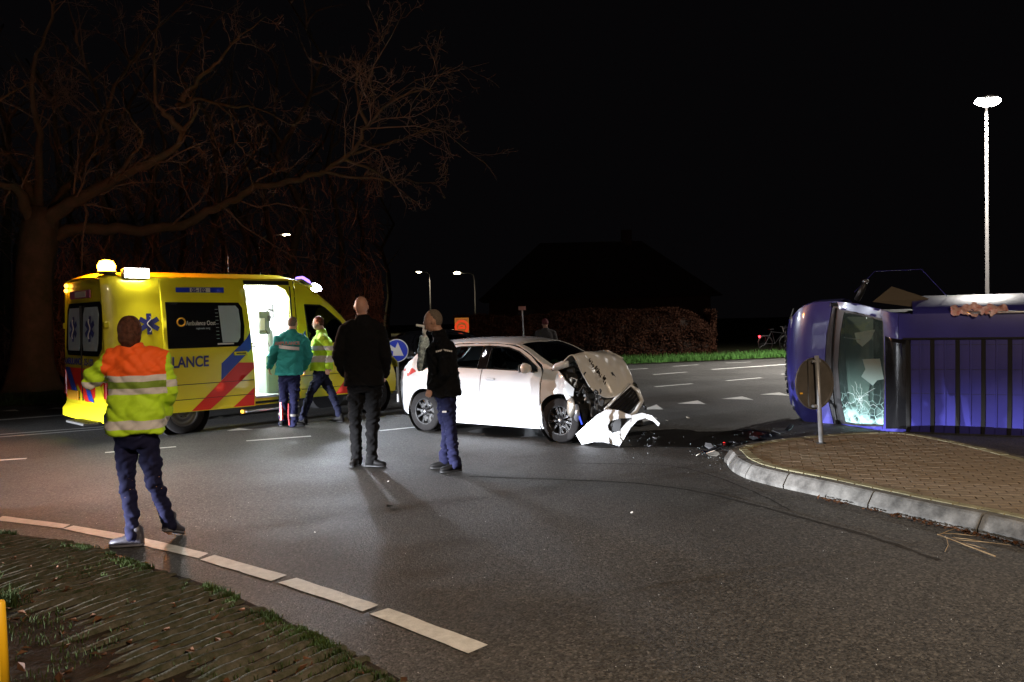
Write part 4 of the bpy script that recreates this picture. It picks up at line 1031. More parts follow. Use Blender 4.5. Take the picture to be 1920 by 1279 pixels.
V = []; F = []; nu, nv_ = 44, 54
for j in range(nv_ + 1):
    for i in range(nu + 1):
        p = bez(hood, i / nu, j / nv_); u_, v_ = i / nu, j / nv_
        k = .022 * noise.noise(Vector((u_ * 4, v_ * 5, 0))) + .012 * noise.noise(Vector((u_ * 11, v_ * 9, 4)))
        # a crease running down the panel
        cr_ = abs(u_ - (.30 + .25 * (v_ - .4))); k -= .03 * math.exp(-(cr_ / .03) ** 2) * (1 if .4 < v_ < .95 else 0)
        p = p + Vector((.5, -.5, .7)) * k
        if v_ > .97: p.z -= .008
        V.append(p)
for j in range(nv_):
    for i in range(nu): a = j * (nu + 1) + i; F.append((a, a + 1, a + nu + 2, a + nu + 1))
bn = obj('bonnet', V, F, M['dirty_white'], car, smooth=True, label='buckled bonnet folded up like a tent')
sm = bn.modifiers.new('thickness', 'SOLIDIFY'); sm.thickness = .012; sm.offset = 0
scr = MB()
for k in range(16):
    v_ = .52 + k * .022; u_ = .30 + .25 * (v_ - .4) + random.uniform(-.03, .03); p = bez(hood, u_, v_) + Vector((.5, -.5, .7)) * .012
    scr.box(p, (.012, .035, random.uniform(.01, .05)), rotm('X', random.uniform(-1, 1)) @ rotm('Y', .6))
scr.build('scrape_marks', M['engine'], bn)
bd = [bez(hood, .60 + a, .80 + b) + Vector((.5, -.5, .7)) * .014 for a, b in ((-.02, -.045), (.02, -.05), (.03, -.01), (.045, .03), (.02, .005), (.01, .05), (-.005, .01), (-.04, .03), (-.015, -.01))]
MB().add(bd, [tuple(range(9))]).build('lion_badge', M['engine'], bn)
for u_, v_ in ((.28, .34), (.62, .36)): MB().lathe([(.012, .0), (.016, .01), (0, .014)], bez(hood, u_, v_) + Vector((.0, -.005, .012)), 'z', 10).build('washer_jet', M['black'], bn)
MB().tube([K(1128, 659, 1.38), K(1140, 659, 1.36), K(1168, 672, 1.28)], [.012, .022, .012], 6).build('bonnet_edge_curl', M['dirty_white'], bn, smooth=True)
# curled white wing corner at the windscreen foot
cc = [K(1037, 692, .04), K(1043, 688, .05), K(1056, 684, .07), K(1066, 682, .09)]
MB().tube(cc, [.03, .05, .055, .045], 12).build('bonnet_corner', M['white_paint'], bn, smooth=True)
# engine bay
eb = MB()
for px, py, off, d in ((1075, 715, .35, (.3, .5, .25)), (1095, 735, .45, (.3, .5, .3)), (1100, 750, .5, (.35, .6, .25)), (1120, 765, .55, (.4, .7, .28)), (1150, 760, .9, (.5, .6, .22)), (1090, 775, .4, (.2, .3, .3)), (1070, 700, .6, (.4, .9, .2)), (1110, 790, .5, (.35, .8, .16)), (1140, 790, .9, (.4, .8, .2))):
    eb.box(K(px, py, off), d, rotm('Z', random.uniform(-.3, .3)) @ rotm('Y', random.uniform(-.2, .2)), bev=.03)
eb.build('engine_block', M['engine'], car, smooth=False)
jk = MB(); rnd = random.Random(5)
for k in range(90):
    px, py = rnd.uniform(1062, 1130), rnd.uniform(700, 800)
    if py < 700 + (px - 1062) * .5: continue
    p = K(px, py, rnd.uniform(.10, .3)); q = p + Vector((rnd.uniform(-.14, .14), rnd.uniform(-.1, .1), rnd.uniform(-.14, .14)))
    if rnd.random() < .6: jk.tube([p, (p + q) / 2 + Vector((0, -.02, rnd.uniform(-.05, .05))), q], rnd.uniform(.005, .016), 6)
    else: jk.box(p, (rnd.uniform(.02, .1), .03, rnd.uniform(.02, .1)), rotm('Y', rnd.random() * 3) @ rotm('X', rnd.random()), bev=.006)
jk.build('torn_engine_parts', M['engine'], car)
jk = MB()
for px, py, l_ in ((1070, 715, .1), (1078, 722, .08), (1073, 745, .1), (1085, 757, .08), (1068, 760, .1), (1080, 790, .06), (1098, 748, .07), (1076, 812, .05)):
    p = K(px, py, .08); jk.box(p, (l_ * .5, .02, l_), rotm('Y', rnd.random() * 3) @ rotm('X', rnd.random()), bev=.01)
jk.tube([K(1064, 712, .08), K(1072, 708, .07), K(1082, 712, .08), K(1078, 724, .07)], .009, 6)
jk.tube([K(1100, 755, .2), K(1125, 757, .4), K(1150, 748, .7)], [.04, .05, .04], 8)
jk.build('bent_brackets', M['alu'], car, smooth=True)
MB().rings([(K(1068, 760, .06), (.05, 0, .02), (0, 0, .09)), (K(1070, 762, .0), (.07, 0, .02), (0, 0, .12)), (K(1072, 770, -.03), (.05, 0, .02), (0, 0, .09))], 14).build('headlamp_housing', M['alu'], car, smooth=True)
MB().rings([(K(1080, 772, .02), (.04, 0, 0), (0, 0, .10)), (K(1081, 774, -.02), (.05, 0, 0), (0, 0, .12))], 14).build('broken_headlamp', M['silver'], car, smooth=True)
MB().tube([K(1085, 772, .0), K(1088, 785, -.01), K(1092, 796, -.02)], .014, 8).build('washer_hose', M['sign_blue'], car)
# grille panel torn loose
gc = [K(1134, 768, .35), K(1180, 722, .95), K(1196, 733, 1.05), K(1203, 752, 1.02), K(1192, 772, .72), K(1168, 790, .42)]
gf = MB().tube([gc[i] for i in (0, 1, 2, 3, 4, 5, 0)], [.018, .03, .035, .035, .03, .02, .018], 8)
gf.build('grille_surround', M['dirty_white'], car, smooth=True)
MB().add([p + Vector((-.03, .02, 0)) for p in gc], [tuple(range(6))]).build('grille_backing', M['black'], car)
for k in range(6):
    t_ = (k + .5) / 6; a = gc[0].lerp(gc[5], t_); b = gc[1].lerp(gc[3], t_); MB().tube([a, a.lerp(b, .5) + Vector((.015, -.015, 0)), b], .009, 6).build('grille_slat', M['black_gloss'], car)
MB().tube([K(1140, 766, .34), K(1182, 720, .93)], .007, 6).build('chrome_strip', M['silver'], car)
MB().tube([K(1170, 786, .40), K(1205, 757, 1.0)], .009, 6).build('chrome_strip', M['silver'], car)
tb = MB()
for k in range(14):
    a = K(1190 + k * 1.6, 718 + k * 4, 1.1); tb.box(a, (.03, .05, .03), rotm('Z', k), bev=.006)
tb.build('broken_clips', M['black'], car)
MB().box(K(1205, 790, 1.0), (.25, .5, .10), bev=.03).build('undertray', M['black'], car)
# fallen bumper corner
def bumpfn(s__, z): 
    b = (s__ - 2.86) / .6; return Vector((s__ + .02, -.845 - .02 + .10 * max(0, b) ** 1.6 - .06 * math.sin(min(1, max(0, z / .5)) * 3.1), z))
def cpx(L): 
    return [tuple(cP.at(x, y)) for x, y in L]
BO = cpx([(1082, 813), (1090, 836), (1100, 831), (1113, 828), (1128, 829), (1142, 833), (1154, 838), (1163, 826), (1176, 803), (1186, 790), (1198, 786), (1212, 793), (1220, 802), (1222, 797), (1208, 782), (1192, 776), (1176, 780), (1165, 776), (1152, 770), (1132, 768), (1118, 778), (1100, 797)])
BH_ = cpx([(1138, 797), (1143, 789), (1158, 785), (1177, 785), (1168, 794), (1158, 808), (1146, 812), (1140, 806)])
BO = [(x, max(.004, z)) for x, z in BO]
bp_ = panel('front_bumper', BO, bumpfn, M['white_paint'], car, .035, holes=[BH_], thick=.012, label='torn white bumper corner hanging to the ground')
panel('fog_lamp_recess', BH_, lambda s__, z: bumpfn(s__, z) + Vector((0, .04, 0)), M['black'], bp_, .06, thick=0)
MB().tube([bumpfn(*cP.at(x, y)) + Vector((0, .02, 0)) for x, y in ((1100, 828), (1120, 826), (1140, 829), (1152, 835))], .02, 8).build('bumper_lip', M['black_gloss'], bp_)
MB().tube([K(1140, 767, .05), K(1165, 773, .2), K(1178, 780, .3)], [.012, .02, .012], 6).build('bumper_bracket', M['alu'], bp_)

# parked dark car beyond the blue sign (built whole)
dpos = Vector((-3.15, 24.0, 0)); dm = Matrix.Translation(dpos) @ Matrix.Rotation(R(8), 4, 'Z')
dark = empty('parked_car', mtx=dm, label='dark parked car seen behind the blue arrow sign', cat='car'); hatch(dark, 'dark_car', False, 'glass_dark')
# patrol car outside the picture whose dipped headlamps light the scene
pm_ = Matrix.Translation((-23, -4.8, 0)) @ Matrix.Rotation(R(38), 4, 'Z')
pat = copy_tree(dark); pat.name = 'patrol_car'; pat.matrix_world = pm_; LOCW[pat.name] = pm_
props(pat, 'dark car behind the camera on the left with its dipped headlights on', 'car')
for s_ in (-1, 1):
    hb = MB().lathe([(.0, 0), (.07, 0), (.07, .02), (0, .02)], (3.33, s_ * .60, .70), 'x', 16).build('headlamp_lens', M['head_lamp'], pat)
    light('headlamp_beam', 'SPOT', HEAD_W, (.88, .92, 1), hb, aim((3.42, s_ * .60, .70), (1, 0, -math.tan(R(59.0)))), spot_size=R(120), spot_blend=.08, shadow_soft_size=.05)

# ================================================================== violet van lying on its side
VO = G(1665, 812); VA = -25.0
vd = Vector((math.cos(R(VA)), math.sin(R(VA)), 0)); vn = Vector((-vd.y, vd.x, 0)); TILT = R(5)
vm = Matrix.Identity(4)   # columns: forward, left, up of the van
X_, Y_, Z_ = -vd, Vector((0, 0, -1)), -vn
rt = Matrix.Rotation(-TILT, 3, X_); Y_, Z_ = rt @ Y_, rt @ Z_
for i in range(3): vm[i][0] = X_[i]; vm[i][1] = Y_[i]; vm[i][2] = Z_[i]
orig = Vector((VO.x, VO.y, 0)) + vn * 1.92 + Vector((0, 0, 1.0)) 
for i in range(3): vm[i][3] = orig[i]
van = empty('van', mtx=vm, label='violet panel van lying on its side with its ribbed roof facing the road', cat='van')
V_P = [(.2, .88), (.4, .97), (.8, 1.03), (1.1, 1.025), (1.35, 1.0), (1.6, .955), (1.78, .905), (1.87, .85), (1.92, .78)]
V_B = [(-3.3, .96), (-3.0, 1), (.3, 1), (.7, .99), (1.0, .975), (1.2, .91), (1.35, .79), (1.45, .62), (1.5, .42)]
V_E = [(-3.3, 1.86), (-.2, 1.86), (-.05, 1.83), (.1, 1.72), (.3, 1.53), (.5, 1.33), (.7, 1.17), (.9, 1.09), (1.15, 1.0), (1.35, .88), (1.47, .70), (1.5, .55)]
V_C = [(-3.3, 1.92), (-.3, 1.93), (-.12, 1.90), (.05, 1.78), (.3, 1.58), (.55, 1.34), (.72, 1.2), (.95, 1.12), (1.2, 1.04), (1.38, .92), (1.5, .72)]
def vw(x, z): return slerp(V_P, z) * slerp(V_B, x)
def ve(x): return slerp(V_E, x)
def vR(x, z, o=0): return Vector((x, -vw(x, z) - o, z))
def vL(x, z, o=0): return Vector((x, vw(x, z) + o, z))
def vT(x, u, o=0):
    e, c_ = ve(x), slerp(V_C, x); return Vector((x, u * vw(x, e), c_ + (e - c_) * abs(u) ** 3.5 + o))
va1, va2 = arc(-2.35, .33, .38, 175, 5), arc(.95, .33, .38, 175, 5)
VS = [(-3.3, .3)] + va1 + [(-1.9, .28), (-.33, .28)] + [(-.33, ve(-.33)), (-1.5, ve(-1.5)), (-3.3, ve(-3.3))]
VDR = [(-.31, .28), (.50, .28), (.56, .5), (.62, .8), (.66, 1.16), (.5, 1.32), (.3, 1.52), (.1, 1.71), (-.05, 1.81), (-.2, 1.84), (-.31, 1.845)]
VDW = [(-.25, 1.18), (.52, 1.16), (.42, 1.32), (.22, 1.50), (.04, 1.66), (-.08, 1.73), (-.25, 1.75)]
for fn, fl in ((vR, False), (vL, True)):
    panel('side_panel', VS, fn, M['purple'], van, .15, flip=fl)
    if fl:
        d_ = panel('cab_door', VDR, fn, M['purple'], van, .12, holes=[VDW], flip=fl)
        panel('door_window', VDW, lambda x, z: vL(x, z, -.01), M['glass_dark'], d_, .2, flip=True, thick=0)
    panel('front_fender', [(.52, .28)] + va2[1:] + [(1.36, .3), (1.44, .5), (1.42, .72), (1.3, .9), (1.1, 1.0), (.9, 1.075), (.70, 1.155), (.67, 1.15), (.64, .8), (.58, .5)], fn, M['purple'], van, .08, flip=fl)
    panel('roof_edge', [(-.30, 1.85), (-.2, 1.848), (-.05, 1.818), (.1, 1.715), (.3, 1.525), (.5, 1.325), (.67, 1.165), (.70, 1.17), (.5, 1.33), (.3, 1.53), (.1, 1.72), (-.05, 1.83), (-.2, 1.86), (-.30, 1.86)], fn, M['purple'], van, .08, flip=fl, thick=.01)
panel('roof_front', [(-.14, -1), (-.14, 1), (.10, 1), (.05, .8), (.03, 0), (.05, -.8), (.10, -1)], lambda x, u: vT(x, u), M['purple'], van, .08)
panel('roof', [(-3.3, -1), (-.145, -1), (-.145, 1), (-3.3, 1)], lambda x, u: vT(x, u), M['purple'], van, .12, flip=False)
panel('bonnet', [(.80, -1), (.78, -.9), (.86, -.5), (.90, 0), (.86, .5), (.78, .9), (.80, 1), (1.46, 1), (1.47, 0), (1.46, -1)], lambda x, u: vT(x, u), M['purple'], van, .06)
for s_ in (-1, 1):
    P_ = [(.08, .99), (.70, .995), (.66, .88), (.08, .86)]
    panel('screen_pillar', P_ if s_ > 0 else [(a, -b) for a, b in P_][::-1], lambda x, u: vT(x, u), M['purple'], van, .06)
panel('screen_seal', [(.03, -.87), (.02, 0), (.03, .87), (.76, .93), (.85, .5), (.89, 0), (.85, -.5), (.76, -.93)], lambda x, u: vT(x, u, -.004), M['black'], van, .08, holes=[[(.06, -.83), (.05, 0), (.06, .83), (.60, .84), (.66, .5), (.70, 0), (.66, -.5), (.60, -.84)]], thick=.02)
MB().tube([vT(.80 - .09 * abs(u) ** 2, u, .008) for u in np.linspace(-.9, .9, 14)], .018, 6).build('wiper_cowl', M['black'], van)
# cracked windscreen
def cracked():
    m = bpy.data.materials.new('cracked_glass'); m.use_nodes = True; n, l = m.node_tree.nodes, m.node_tree.links; n.clear()
    o = n.new('ShaderNodeOutputMaterial'); tr = n.new('ShaderNodeBsdfTransparent'); tr.inputs[0].default_value = (.66, .78, .74, 1)
    g_ = n.new('ShaderNodeBsdfGlossy'); g_.inputs['Roughness'].default_value = .05; fr = n.new('ShaderNodeFresnel'); fr.inputs[0].default_value = 1.6
    mx = n.new('ShaderNodeMixShader'); l.new(fr.outputs[0], mx.inputs[0]); l.new(tr.outputs[0], mx.inputs[1]); l.new(g_.outputs[0], mx.inputs[2])
    df = n.new('ShaderNodeBsdfDiffuse'); df.inputs[0].default_value = (.45, .72, .66, 1)
    tc = n.new('ShaderNodeTexCoord')
    # cracks radiate in an impact area near the lower (left) side of the van, local +y
    vo = n.new('ShaderNodeTexVoronoi'); vo.feature = 'DISTANCE_TO_EDGE'; vo.inputs['Scale'].default_value = 9; l.new(tc.outputs['Object'], vo.inputs['Vector'])
    ln = n.new('ShaderNodeMapRange'); ln.inputs[1].default_value = .0; ln.inputs[2].default_value = .035; ln.inputs[3].default_value = 1; ln.inputs[4].default_value = 0; l.new(vo.outputs[0], ln.inputs[0])
    sp_ = n.new('ShaderNodeSeparateXYZ'); l.new(tc.outputs['Object'], sp_.inputs[0])
    mk = n.new('ShaderNodeMapRange'); mk.inputs[1].default_value = .15; mk.inputs[2].default_value = .72; l.new(sp_.outputs[1], mk.inputs[0])
    no = n.new('ShaderNodeTexNoise'); no.inputs['Scale'].default_value = 5; no.inputs['Detail'].default_value = 5; l.new(tc.outputs['Object'], no.inputs['Vector'])
    m2 = n.new('ShaderNodeMapRange'); m2.inputs[1].default_value = .42; m2.inputs[2].default_value = .62; l.new(no.outputs[0], m2.inputs[0])
    mk2 = n.new('ShaderNodeMapRange'); mk2.inputs[1].default_value = .5; mk2.inputs[2].default_value = .78; l.new(sp_.outputs[1], mk2.inputs[0])
    a1 = n.new('ShaderNodeMath'); a1.operation = 'MULTIPLY'; l.new(ln.outputs[0], a1.inputs[0]); l.new(mk.outputs[0], a1.inputs[1])
    a2 = n.new('ShaderNodeMath'); a2.operation = 'MULTIPLY'; l.new(m2.outputs[0], a2.inputs[0]); l.new(mk2.outputs[0], a2.inputs[1])
    mm = n.new('ShaderNodeMath'); mm.operation = 'MAXIMUM'; l.new(a1.outputs[0], mm.inputs[0]); l.new(a2.outputs[0], mm.inputs[1])
    ad = n.new('ShaderNodeMath'); ad.operation = 'MAXIMUM'; ad.inputs[1].default_value = .05; l.new(mm.outputs[0], ad.inputs[0])
    mf = n.new('ShaderNodeMixShader'); l.new(ad.outputs[0], mf.inputs[0]); l.new(mx.outputs[0], mf.inputs[1]); l.new(df.outputs[0], mf.inputs[2]); l.new(mf.outputs[0], o.inputs[0]); return m
panel('windscreen', [(.06, -.83), (.05, 0), (.06, .83), (.60, .84), (.66, .5), (.70, 0), (.66, -.5), (.60, -.84)], lambda x, u: vT(x, u, -.012) + Vector((0, 0, .006 * noise.noise(Vector((x * 6, u * 6, 0))) * (1 if u > .3 else .2))), cracked(), van, .05, thick=0)
wk = MB(); ic = (.38, .45)      # impact star with raised crack ridges
rk = random.Random(4)
for k in range(13):
    a = k * 6.283 / 13 + rk.uniform(-.3, .3); L_ = rk.uniform(.08, .40); P_ = []
    for j in range(6):
        q = L_ * j / 5; xx, uu = ic[0] + math.cos(a) * q * .6 + rk.uniform(-.018, .018), ic[1] + math.sin(a) * q + rk.uniform(-.03, .03)
        if .07 < xx < .60 and abs(uu) < .82: P_.append(vT(xx, uu, -.004))
    if len(P_) > 2: wk.tube(P_, .0022, 4)
for r_ in (.05,):
    P_ = [vT(ic[0] + .6 * r_ * math.cos(a) * (1 + .1 * rk.random()), min(.82, ic[1] + r_ * math.sin(a) * (1 + .1 * rk.random())), -.004) for a in np.linspace(.3, 5.6, 18)]; wk.tube(P_, .0018, 4)
wk.build('crack_lines', mat('crack_white', (.7, .85, .82), .4), van)
MB().add([vT(x, u, -.03) for x, u in ((.10, -.22), (.34, -.17), (.30, -.02), (.36, .10), (.20, .22), (.14, .13), (.05, .1))], [tuple(range(7))]).build('paper_sheet', M['glove'], van)
MB().add([vT(x, u, -.04) for x, u in ((.45, -.55), (.16, -.66), (.22, -.5), (.34, -.36), (.42, -.42))], [tuple(range(5))]).build('torn_sticker', mat('pale_plastic', (.55, .66, .7), .5), van)
# dashboard, seats and grab rail seen through the glass
MB().box((.40, 0, .98), (.40, 1.5, .22), bev=.06).build('dashboard', mat('dash_grey', (.20, .24, .21), .7), van)
MB().box((.1, 0, .6), (.9, 1.6, .5)).build('cab_floor', M['black'], van)
for y in (-.45, .45): MB().box((-.25, y, 1.15), (.16, .5, .9), bev=.06).build('seat_back', M['pale_grey'], van)
MB().tube([(.18 + .08 * math.cos(a), .42 + .2 * math.sin(a), 1.15 + .16 * math.cos(a)) for a in np.linspace(0, 6.28, 20)], .014, 6).build('steering_wheel', M['black'], van)
MB().tube([vT(.60, -.46, -.05), vT(.36, -.46, -.05)], .010, 6).build('grab_rail', M['silver'], van)
MB().box((-.4, 0, 1.1), (.03, 1.6, 1.5)).build('bulkhead', M['black'], van)
# pressed roof: raised dark strips over the roof and thin drip ribs between them
x = -.26; k = 0
RU0, RU1 = -.58, .97
while x > -3.2:
    for q in ((0, .030, 'roof_strip', 'rubber', .016), (-.155, .011, 'roof_rib', 'purple', .012)):
        P_ = [vT(x + q[0], u, .002) for u in np.linspace(RU0, RU1, 16)]; k += 1
        b_ = MB()
        for a, c_ in zip(P_, P_[1:]): pass
        V = []; F = []
        for p in P_: V += [p + Vector((-q[1], 0, -.01)), p + Vector((-q[1] * .7, 0, q[4])), p + Vector((q[1] * .7, 0, q[4])), p + Vector((q[1], 0, -.01))]
        for i in range(15):
            for j in range(3): F.append((i * 4 + j, (i + 1) * 4 + j, (i + 1) * 4 + j + 1, i * 4 + j + 1))
        F += [(0, 1, 2, 3), (63, 62, 61, 60)]
        obj(q[2], V, F, M[q[3]], van)
    x -= .31
MB().tube([vT(xx, RU0 - .02, .010) for xx in np.linspace(-.2, -3.25, 20)], .016, 6).build('drip_rail', M['black'], van)
MB().tube([vT(xx, RU1 + .01, .012) for xx in np.linspace(-.2, -3.25, 20)], .018, 6).build('drip_rail', M['black'], van)
MB().tube([vT(xx, -1.0, .012) for xx in np.linspace(-1.0, -3.25, 14)], .022, 8).build('edge_highlight', M['silver'], van, smooth=True)  # silver tube put in for the bright highlight along the van's top edge
panel('black_band', [(.03, -.60), (-.30, -.58), (-.30, .93), (.03, .90)], lambda x, u: vT(x, u, .004), M['black_gloss'], van, .06, thick=.003)
for u in (-.5, -.1, .3): MB().tube([vT(xx, u, .0035) for xx in np.linspace(-.3, -3.25, 16)], .003, 4).build('cross_seam', M['black'], van)
cap('front_face', lambda z: slerp([(.3, 1.36), (.5, 1.45), (.7, 1.46), (.9, 1.34)], z), [.3, .4, .5, .6, .7, .8, .88], M['purple'], .05, 1, lambda z: vw(1.42, z), van)
cap('front_bumper', lambda z: 1.42, [.25, .3, .42, .52], M['black'], .12, 1, lambda z: .85, van)
br = MB()
for k in range(16): br.box((1.50 + random.uniform(-.02, .03), -.55 + k * .07, .62 + random.uniform(-.05, .05)), (.05, .05, .06), rotm('X', random.random() * 3) @ rotm('Z', random.random()), bev=.008)
br.build('broken_grille', M['black'], van)
MB().box((1.36, -.66, .78), (.12, .2, .16), bev=.03).build('headlight', M['silver'], van); MB().box((1.36, .66, .78), (.12, .2, .16), bev=.03).build('headlight', M['silver'], van)
MB().box((1.18, -.855, .92), (.10, .03, .05), bev=.01).build('indicator', M['orange_plate'], van)
for x in (-2.35, .95):
    wheel(van, (x, -.80, .33), .32, .2, -1, 'steel'); wheel(van, (x, .80, .33), .32, .2, 1, 'steel')
MB().box((-1, 0, .3), (4.3, 1.5, .15)).build('underbody', M['engine'], van)
# mirror sticking up, opened door frame, torn airbag cloth
mr = MB().tube([vR(.42, 1.12, .0), vR(.36, 1.16, .12), vR(.30, 1.2, .26)], [.045, .05, .04], 10).build('door_mirror', M['black'], van, smooth=True)
MB().ball(vR(.29, 1.21, .29), (.05, .03, .06), 12).build('mirror_tip', M['silver'], mr, smooth=True)
def vp_(px, py, off):
    P_ = VPlane(VO, VA, off); return vm.inverted() @ P_.w(px, py)
od = MB().tube([vp_(1602, 548, .7), vp_(1640, 509, .9), vp_(1728, 505, .9), vp_(1776, 556, .7)], .006, 6).build('open_door', M['purple'], van, label='side door swung up into the air')
MB().add([vp_(1636, 566, .4), vp_(1672, 537, .7), vp_(1742, 560, .6), vp_(1715, 576, .3)], [(0, 1, 2, 3)]).build('headlining', mat('lining_brown', (.12, .10, .07), .9), van)
V = []; F = []; nx_, nz_ = 46, 12
for a in range(nx_ + 1):
    for b in range(nz_ + 1):
        t_, q = a / nx_, b / nz_; x = -.80 - t_ * .68; hf = .5 + .5 * abs(noise.noise(Vector((t_ * 6, 1, 0)))) * (1.6 if .3 < t_ < .7 else .8); z = 1.83 + (q - .5) * .26 * hf
        k_ = .035 + .055 * noise.noise(Vector((x * 9, z * 9, 0))) + .03 * noise.noise(Vector((x * 24, z * 24, 3)))
        V.append(vR(x, min(z, 1.91), k_) + Vector((0, 0, .04 * noise.noise(Vector((x * 12, z * 10, 7))) + max(0, z - 1.91))))
for a in range(nx_):
    for b in range(nz_): k = a * (nz_ + 1) + b; F.append((k, k + 1, k + nz_ + 2, k + nz_ + 1))
ab_ = obj('torn_airbag', V, F, mat('stained_cloth', (.62, .50, .47), .9, var=.7, vscale=12, var2=(.45, .10, .08)), van, smooth=True)
so_ = ab_.modifiers.new('t', 'SOLIDIFY'); so_.thickness = .008

# ================================================================== people
clouds = bpy.data.textures.new('folds', 'CLOUDS'); clouds.noise_scale = .11; clouds.noise_depth = 2
clouds2 = bpy.data.textures.new('folds_fine', 'CLOUDS'); clouds2.noise_scale = .05; clouds2.noise_depth = 1
def skin(name, mb, mt, parent, vox=.012, smooth=4, disp=0, tex=None, fmat=None, label=None):
    """merge overlapping solids into ONE continuous surface (voxel remesh), relax it and fold it a little"""
    inv = LOCW[parent.name].inverted()
    me = bpy.data.meshes.new('tmp'); me.from_pydata([tuple(inv @ v) for v in mb.v], [], mb.f)
    t = bpy.data.objects.new('tmp', me); COL.objects.link(t)
    r = t.modifiers.new('r', 'REMESH'); r.mode = 'VOXEL'; r.voxel_size = vox; r.use_smooth_shade = True
    s = t.modifiers.new('s', 'SMOOTH'); s.factor = .5; s.iterations = smooth
    if False:
        d = t.modifiers.new('d', 'DISPLACE'); d.texture = tex or clouds; d.strength = disp; d.mid_level = .5; d.texture_coords = 'LOCAL'
        d = t.modifiers.new('d2', 'DISPLACE'); d.texture = clouds2; d.strength = disp * .4; d.mid_level = .5; d.texture_coords = 'LOCAL'
    dg = bpy.context.evaluated_depsgraph_get(); m2 = bpy.data.meshes.new_from_object(t.evaluated_get(dg))
    bpy.data.objects.remove(t); bpy.data.meshes.remove(me); m2.name = name
    m2.materials.clear()
    ms = mt if isinstance(mt, (list, tuple)) else [mt]
    for q in ms: m2.materials.append(q)
    if disp:     # creases: ridged noise, stretched so folds run across the limb
        nv = len(m2.vertices); co = np.empty(nv * 3); no_ = np.empty(nv * 3); m2.vertices.foreach_get('co', co); m2.vertices.foreach_get('normal', no_)
        co = co.reshape(-1, 3); no_ = no_.reshape(-1, 3); d_ = np.empty(nv); sd = len(name) * 3.7 + parent.location.x
        for i in range(nv):
            x, y, z = co[i]
            a = noise.noise((x * 5 + sd, y * 5, z * 9 + x * 5)); b = noise.noise((x * 9, y * 9 + sd, z * 20 - x * 9)); c = noise.noise((x * 3, y * 3, z * 3 + sd))
            d_[i] = (abs(a) * 1.5 - .3) * .75 + (abs(b) * 1.5 - .3) * .35 * (1 + c)
        co += no_ * (d_ * disp)[:, None]; m2.vertices.foreach_set('co', co.ravel()); m2.update()
    if fmat:
        n = len(m2.polygons); c = np.empty(n * 3); m2.polygons.foreach_get('center', c)
        m2.polygons.foreach_set('material_index', [fmat(*c[3 * i:3 * i + 3]) for i in range(n)])
    o = bpy.data.objects.new(name, m2); COL.objects.link(o); o.parent = parent; LOCW[o.name] = LOCW[parent.name]
    return props(o, label)
def bands(name, base, stops, rough=.75):
    """cloth whose sewn-on bands lie at given heights (object z)"""
    m = bpy.data.materials.new(name); m.use_nodes = True; n, l = m.node_tree.nodes, m.node_tree.links; b = n['Principled BSDF']
    tc = n.new('ShaderNodeTexCoord'); sp_ = n.new('ShaderNodeSeparateXYZ'); l.new(tc.outputs['Object'], sp_.inputs[0])
    no = n.new('ShaderNodeTexNoise'); no.inputs['Scale'].default_value = 5; l.new(tc.outputs['Object'], no.inputs['Vector'])
    w = n.new('ShaderNodeMath'); w.operation = 'MULTIPLY_ADD'; w.inputs[1].default_value = .03; l.new(no.outputs[0], w.inputs[0]); l.new(sp_.outputs[2], w.inputs[2])
    d = n.new('ShaderNodeMath'); d.operation = 'MULTIPLY_ADD'; d.inputs[1].default_value = .5; d.inputs[2].default_value = -.0075; l.new(w.outputs[0], d.inputs[0])
    r = n.new('ShaderNodeValToRGB'); r.color_ramp.interpolation = 'CONSTANT'; e = r.color_ramp.elements
    e[0].position = 0; e[0].color = (*base, 1); e.remove(e[1])
    for z, c in stops: x = e.new(z / 2); x.color = (*c, 1)
    l.new(d.outputs[0], r.inputs[0]); l.new(r.outputs[0], b.inputs['Base Color']); b.inputs['Roughness'].default_value = rough
    t2 = n.new('ShaderNodeTexNoise'); t2.inputs['Scale'].default_value = 14; t2.inputs['Detail'].default_value = 4; l.new(tc.outputs['Object'], t2.inputs['Vector'])
    bp = n.new('ShaderNodeBump'); bp.inputs['Strength'].default_value = .4; bp.inputs['Distance'].default_value = .012; l.new(t2.outputs[0], bp.inputs['Height']); l.new(bp.outputs[0], b.inputs['Normal'])
    return m

